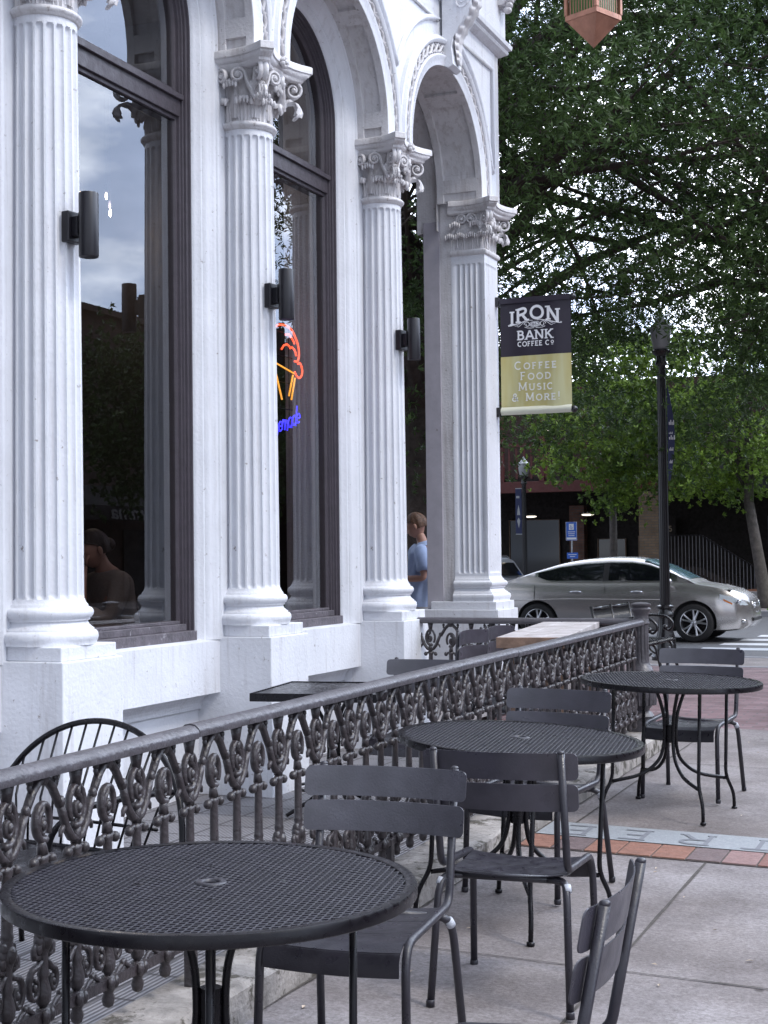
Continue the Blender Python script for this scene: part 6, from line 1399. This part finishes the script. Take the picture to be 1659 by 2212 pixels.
b = MB(); stroke_text(b, '1045', -8.85-.45, 2.42-.25, .16, lambda u, v, d: (u-.0, 43.5-d*8, v), th=.2, sp=.25, wide=1.0); bp_(b, 'house_number', mat('number_metal', (.36, .28, .20), .5))
b = MB(); b.box(-9.8, -9.0, 43.55, 43.9, 1.9, 2.7) if False else b.box(-9.75, -8.95, 43.51, 43.56, 1.9, 2.6); bp_(b, 'number_board', dark_in)
def litlamp(name, x, y, z, sz, lab):
    t = empty(name, (x, y, z), label=lab, cat='lamp'); MB().sphere((0, 0, 0), sz, 10, 6).build('lens', lit_m, t, smooth=True); MB().lathe([(sz[0]*1.3, .02), (sz[0]*1.3, .05), (.02, .09)], n=12).build('housing', black_m, t)
litlamp('soffit_light', -11.25, 42.2, 2.68, (.19, .12, .03), 'small lit arcade light left of the blue parking sign'); litlamp('wall_lantern', -12.15, 41.4, 5.16, (.075, .075, .075), 'small round lit lamp above the red balcony'); litlamp('ceiling_downlight', -9.15, 42.2, 2.76, (.12, .1, .02), 'small lit arcade light above the house number')
litlamp('entrance_light', -13.0, 42.2, 2.66, (.2, .1, .03), 'small lit arcade light beside the corner pilaster')
# ramp with railing on the right
b = MB(); b.add([(-8.6, 43.0, 1.35), (-7.9, 43.0, 1.35), (-5.9, 41.5, .3), (-5.9, 40.9, .2), (-8.6, 40.9, .2)], [(0, 1, 2, 3, 4)]); b.add([(-8.6, 40.9, .1), (-6.0, 40.9, .1), (-6.2, 40.9, .4), (-7.8, 40.9, 1.15), (-8.6, 40.9, 1.15)], [(0, 1, 2, 3, 4)]); bp_(b, 'stair_wall', dark_in)
hr = empty('ramp_handrail', (-7.2, 40.9, .3), label='thin vertical bar handrail sloping down beside the arcade steps', cat='handrail')
b = MB(); nb2 = 29
for i in range(nb2):
    x = -8.55+.098*i; zt = 2.02 if i < 9 else 2.02-(i-9)*.062; zb = 1.22 if i < 9 else 1.22-(i-9)*.058; b.tube([(x+7.2, 0, max(zb-.3, .15)-.3), (x+7.2, 0, zt-.3)], .012, 5)
b.build('bars', mat('pale_bar_paint', (.10, .10, .12), .5), hr)
b = MB(); b.tube([(-1.40, 0, 1.72), (-.52, 0, 1.72), (1.45, 0, .50)], .02, 6); b.build('top_rail', black_m, hr)
for k, (x0, x1) in enumerate(((-7.6, -6.9), (-6.2, -5.2), (-4.9, -3))): b = MB(); b.box(x0, x1, 40.5, 40.8, .1, .52); bp_(b, 'low_wall', mat('tan_low_wall_%s' % 'abc'[k], (.26, .17, .09), .8, var=.15))
b = MB(); 
for (x0, x1, z0, z1) in ((-6.25, -5.4, 1.5, 2.55), (-6.25, -5.4, .7, 1.5), (-5.4, -4.5, .7, 2.55)): b.tube([(x0, 43.3, z0), (x1, 43.3, z0), (x1, 43.3, z1), (x0, 43.3, z1)], .028, 4, closed=True)
bp_(b, 'window_frame', winframe)

# opposite side of the main street (seen mirrored in the glass)
ob = empty('brick_commercial_block', (17.5, 40, 0), label='brick block with a flat parapet across the main street, mirrored in the windows', cat='building')
def op_(b, name, m, **k):
    o = b.build(name, m, **k); o.parent = ob; o.matrix_parent_inverse = Matrix.Translation((-17.5, -40, 0)); return o
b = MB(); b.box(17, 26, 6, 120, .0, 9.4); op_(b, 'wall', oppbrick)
b = MB(); b.box(16.8, 17.0, 6, 120, 8.0, 8.25); b.box(16.7, 17.1, 6, 120, 9.4, 9.6)
for j in range(160): b.box(16.85, 17.0, 6+.7*j, 6.35+.7*j, 7.75, 8.0)
op_(b, 'cornice', oppbrick)
b = MB()
for j in range(14): b.box(16.94, 17.0, 8+4.2*j, 11+4.2*j, .3, 2.5); b.box(16.94, 17.0, 8.6+4.2*j, 9.8+4.2*j, 4.6, 6.8)
op_(b, 'shop_window', dark_in)
aw = empty('shop_awning', (16.2, 40, 3.0), label='dark awning with the word Momma, seen mirrored low in the first window', cat='awning')
b = MB(); b.add([(.8, -6, .9), (.8, 6, .9), (-.5, 6, .2), (-.5, -6, .2), (-.5, 6, -.25), (-.5, -6, -.25)], [(0, 1, 2, 3), (3, 2, 4, 5)]); b.build('canvas', mat('dark_awning', (.02, .015, .015), .7), aw)
cu = bpy.data.curves.new('awning_text', 'FONT'); cu.body = 'Momma'; cu.size = .62; cu.shear = .25; cu.extrude = .004; cu.offset = .012; cu.align_x = 'CENTER'
to = bpy.data.objects.new('awning_text', cu); C.objects.link(to); dg = bpy.context.evaluated_depsgraph_get(); dg.update(); me = bpy.data.meshes.new_from_object(to.evaluated_get(dg)); bpy.data.objects.remove(to)
me.materials.clear(); me.materials.append(mat('dim_awning_letters', (.30, .28, .28), .6)); to = bpy.data.objects.new('awning_lettering', me); C.objects.link(to); to.parent = aw; to.matrix_basis = Matrix.Translation((-.52, .6, -.2)) @ Matrix.Rotation(-PI/2, 4, 'Z') @ Matrix.Rotation(PI/2, 4, 'X') @ Matrix.Diagonal((1.6, 1, 1, 1))

# ================================================================== TREES
def leaf_cloud(clusters, per, rad, L_, W_, seed, k=7, droop=.25, sq=(1, 1, .6)):
    """clusters: (n,3); rosettes of k narrow leaves; returns verts, faces"""
    r = np.random.RandomState(seed); n = len(clusters)*per
    cen = np.repeat(np.array(clusters), per, 0)+r.normal(0, 1, (n, 3))*rad*np.array(sq)
    ax = r.normal(0, 1, (n, 3)); ax[:, 2] = np.abs(ax[:, 2])*.6-droop; ax /= np.linalg.norm(ax, axis=1)[:, None]
    u = np.cross(ax, r.normal(0, 1, (n, 3))); u /= np.linalg.norm(u, axis=1)[:, None]; v = np.cross(ax, u)
    c = np.repeat(cen, k, 0); A = np.repeat(ax, k, 0); U = np.repeat(u, k, 0); V_ = np.repeat(v, k, 0); m = n*k
    th = np.tile(np.arange(k)*2*PI/k, n)+r.normal(0, .25, m); tilt = r.uniform(.25, 1.25, m)
    d = A*np.cos(tilt)[:, None]+(U*np.cos(th)[:, None]+V_*np.sin(th)[:, None])*np.sin(tilt)[:, None]
    s = np.cross(d, A+r.normal(0, .3, (m, 3))); s /= np.linalg.norm(s, axis=1)[:, None]; ll = L_*r.uniform(.7, 1.25, m)[:, None]; nn = np.cross(s, d)
    p0 = c+d*ll*.08; p2 = c+d*ll; mid = c+d*ll*.55+nn*ll*.06; p1 = mid+s*W_/2; p3 = mid-s*W_/2
    vs = np.stack([p0, p1, p2, p3], 1).reshape(-1, 3); return vs, m
def np_mesh(name, vs, m, mt, parent):
    me = bpy.data.meshes.new(name); me.vertices.add(len(vs)); me.vertices.foreach_set('co', vs.astype(np.float32).ravel())
    me.loops.add(m*4); me.loops.foreach_set('vertex_index', np.arange(m*4, dtype=np.int32)); me.polygons.add(m); me.polygons.foreach_set('loop_start', np.arange(0, m*4, 4, dtype=np.int32)); me.polygons.foreach_set('loop_total', np.full(m, 4, dtype=np.int32))
    me.update(calc_edges=True); me.materials.append(mt); o = bpy.data.objects.new(name, me); C.objects.link(o); o.parent = parent; return o
def tree(name, loc, h_trunk, r_tr, center, rad, ncl, per, crad, L_, W_, seed, lm, bm_, label, lean=(0, 0), grp=None, nl=26, droop=.25, low=None, shell=.35, clear=((( -4.4, 20.4, 4.7), .95), ((-4.0, 18.6, 4.3), .8), ((-3.6, 17.0, 4.1), .6))):
    t = empty(name, loc, label=label, cat='tree', group=grp); rnd = random.Random(seed); c = Vector(center)-Vector(loc)
    cl = []
    while len(cl) < ncl:
        q = Vector((rnd.gauss(0, 1), rnd.gauss(0, 1), rnd.gauss(0, 1))).normalized()*(rnd.uniform(shell, 1)**.6)
        p_ = Vector((c.x+q.x*rad[0], c.y+q.y*rad[1], c.z+q.z*rad[2]))
        if low and p_.z+loc[2] < low: continue
        wp_ = p_+Vector(loc)
        if clear and any((wp_-Vector(c_)).length < r_ for c_, r_ in clear): continue
        cl.append(p_)
    b = MB(); top = Vector((lean[0], lean[1], h_trunk)); pts = [Vector((0, 0, -.2)), Vector((0, 0, .25)), Vector((lean[0]*.3, lean[1]*.3, h_trunk*.4)), top]
    b.tube(pts, [r_tr*1.5, r_tr*1.1, r_tr*.9, r_tr*.78], 14)
    lead = Vector((c.x*.6+lean[0]*.4, c.y*.6+lean[1]*.4, c.z+rad[2]*.7)); mid = top*.5+lead*.5+Vector((.2, -.2, 0)); b.tube([top, mid, lead], [r_tr*.78, r_tr*.5, r_tr*.12], 10)
    trunk = b.build('trunk', bm_, t, smooth=True)
    b = MB()
    order = sorted(cl, key=lambda q: rnd.random())[:nl*3]
    for i, q in enumerate(order):
        f = rnd.uniform(.0, .85); st = top.lerp(lead, f*.9) if i % 2 else top*(1-f*.2); st = top.lerp(mid, min(1, f*1.2)) if f < .7 else mid.lerp(lead, (f-.7)/.3)
        m1_ = st.lerp(q, .4)+Vector((rnd.gauss(0, .25), rnd.gauss(0, .25), .35+rnd.random()*.3)); m2 = st.lerp(q, .75)+Vector((rnd.gauss(0, .15), rnd.gauss(0, .15), .2)); r0 = r_tr*(.34 if i < nl else .14)
        b.tube([st, m1_, m2, q], [r0, r0*.62, r0*.35, r0*.12], 6)
        for j in range(2): e = q+Vector((rnd.gauss(0, 1), rnd.gauss(0, 1), rnd.gauss(0, .5)))*crad*1.3; b.tube([m2.lerp(q, .5), m2.lerp(e, .6), e], [r0*.2, r0*.13, .004], 4)
    b.build('branches', bm_, t, smooth=True, fix=False)
    vs, m = leaf_cloud([tuple(q) for q in cl], per, crad, L_, W_, seed, droop=droop); np_mesh('crown', vs, m, lm, t)
    return t
tree('oak_tree', (-7.9, 20.2, .1), 3.6, .33, (-6.6, 20.0, 7.8), (6.2, 5.6, 5.5), 500, 84, .44, .108, .024, 3, leaf_m, bark_m, 'big dark green willow oak with its trunk seen through the doorway arch', nl=34, low=2.9)
tree('oak_tree', (-1.6, 23.4, .05), 4.0, .30, (-2.9, 22.4, 8.2), (4.8, 4.6, 5.1), 280, 78, .44, .108, .024, 11, leaf_m, bark_m, 'second dark oak whose crown fills the upper right of the view', nl=26, low=3.75)
tree('street_tree', (-5.55, 37.6, .18), 2.6, .16, (-6.2, 37.2, 5.3), (2.7, 2.4, 2.6), 120, 46, .34, .12, .05, 21, leaf2_m, bark2_m, 'light green street tree with a pale trunk at the right edge', nl=14, lean=(-.35, 0), low=2.7, grp='light green street trees', droop=.1)
tree('street_tree', (-9.6, 38.6, .15), 2.9, .12, (-9.3, 37.6, 5.2), (2.0, 2.2, 2.6), 110, 46, .34, .12, .05, 22, leaf2_m, bark2_m, 'light green street tree hanging over the arcade left of the lamp post', nl=14, low=2.6, grp='light green street trees', droop=.1)
tree('street_tree', (9.5, 34, 0), 3.0, .2, (9.5, 34, 5.3), (3.0, 5.5, 2.9), 130, 40, .5, .15, .07, 23, leaf_m, bark_m, 'dark street tree across the main street, mirrored in the first window', nl=12)
tree('street_tree', (8.5, 48, 0), 3.4, .2, (8.5, 49, 7.2), (3.0, 4.5, 4.0), 130, 40, .5, .15, .07, 24, leaf_m, bark_m, 'taller street tree across the main street, mirrored in the second window', nl=12)
# fallen leaves, drain grit on the paving
lf = MB(); rnd = random.Random(5)
for i in range(70):
    x, y = rnd.uniform(-2.3, 0.2), rnd.uniform(2.6, 12); a = rnd.uniform(0, 6.28); s_ = rnd.uniform(.008, .018); z = G(x, y)+.006
    lf.add([(x+s_*math.cos(a), y+s_*math.sin(a), z), (x-.4*s_*math.sin(a), y+.4*s_*math.cos(a), z+.004), (x-s_*math.cos(a), y-s_*math.sin(a), z), (x+.4*s_*math.sin(a), y-.4*s_*math.cos(a), z+.002)], [(0, 1, 2, 3)])
o = lf.build('leaf_litter', mat('dry_leaf', (.42, .34, .26), .8, island=.5), fix=False); tag(o, 'scattered dry leaves and petals on the concrete', 'leaf litter', kind='stuff')
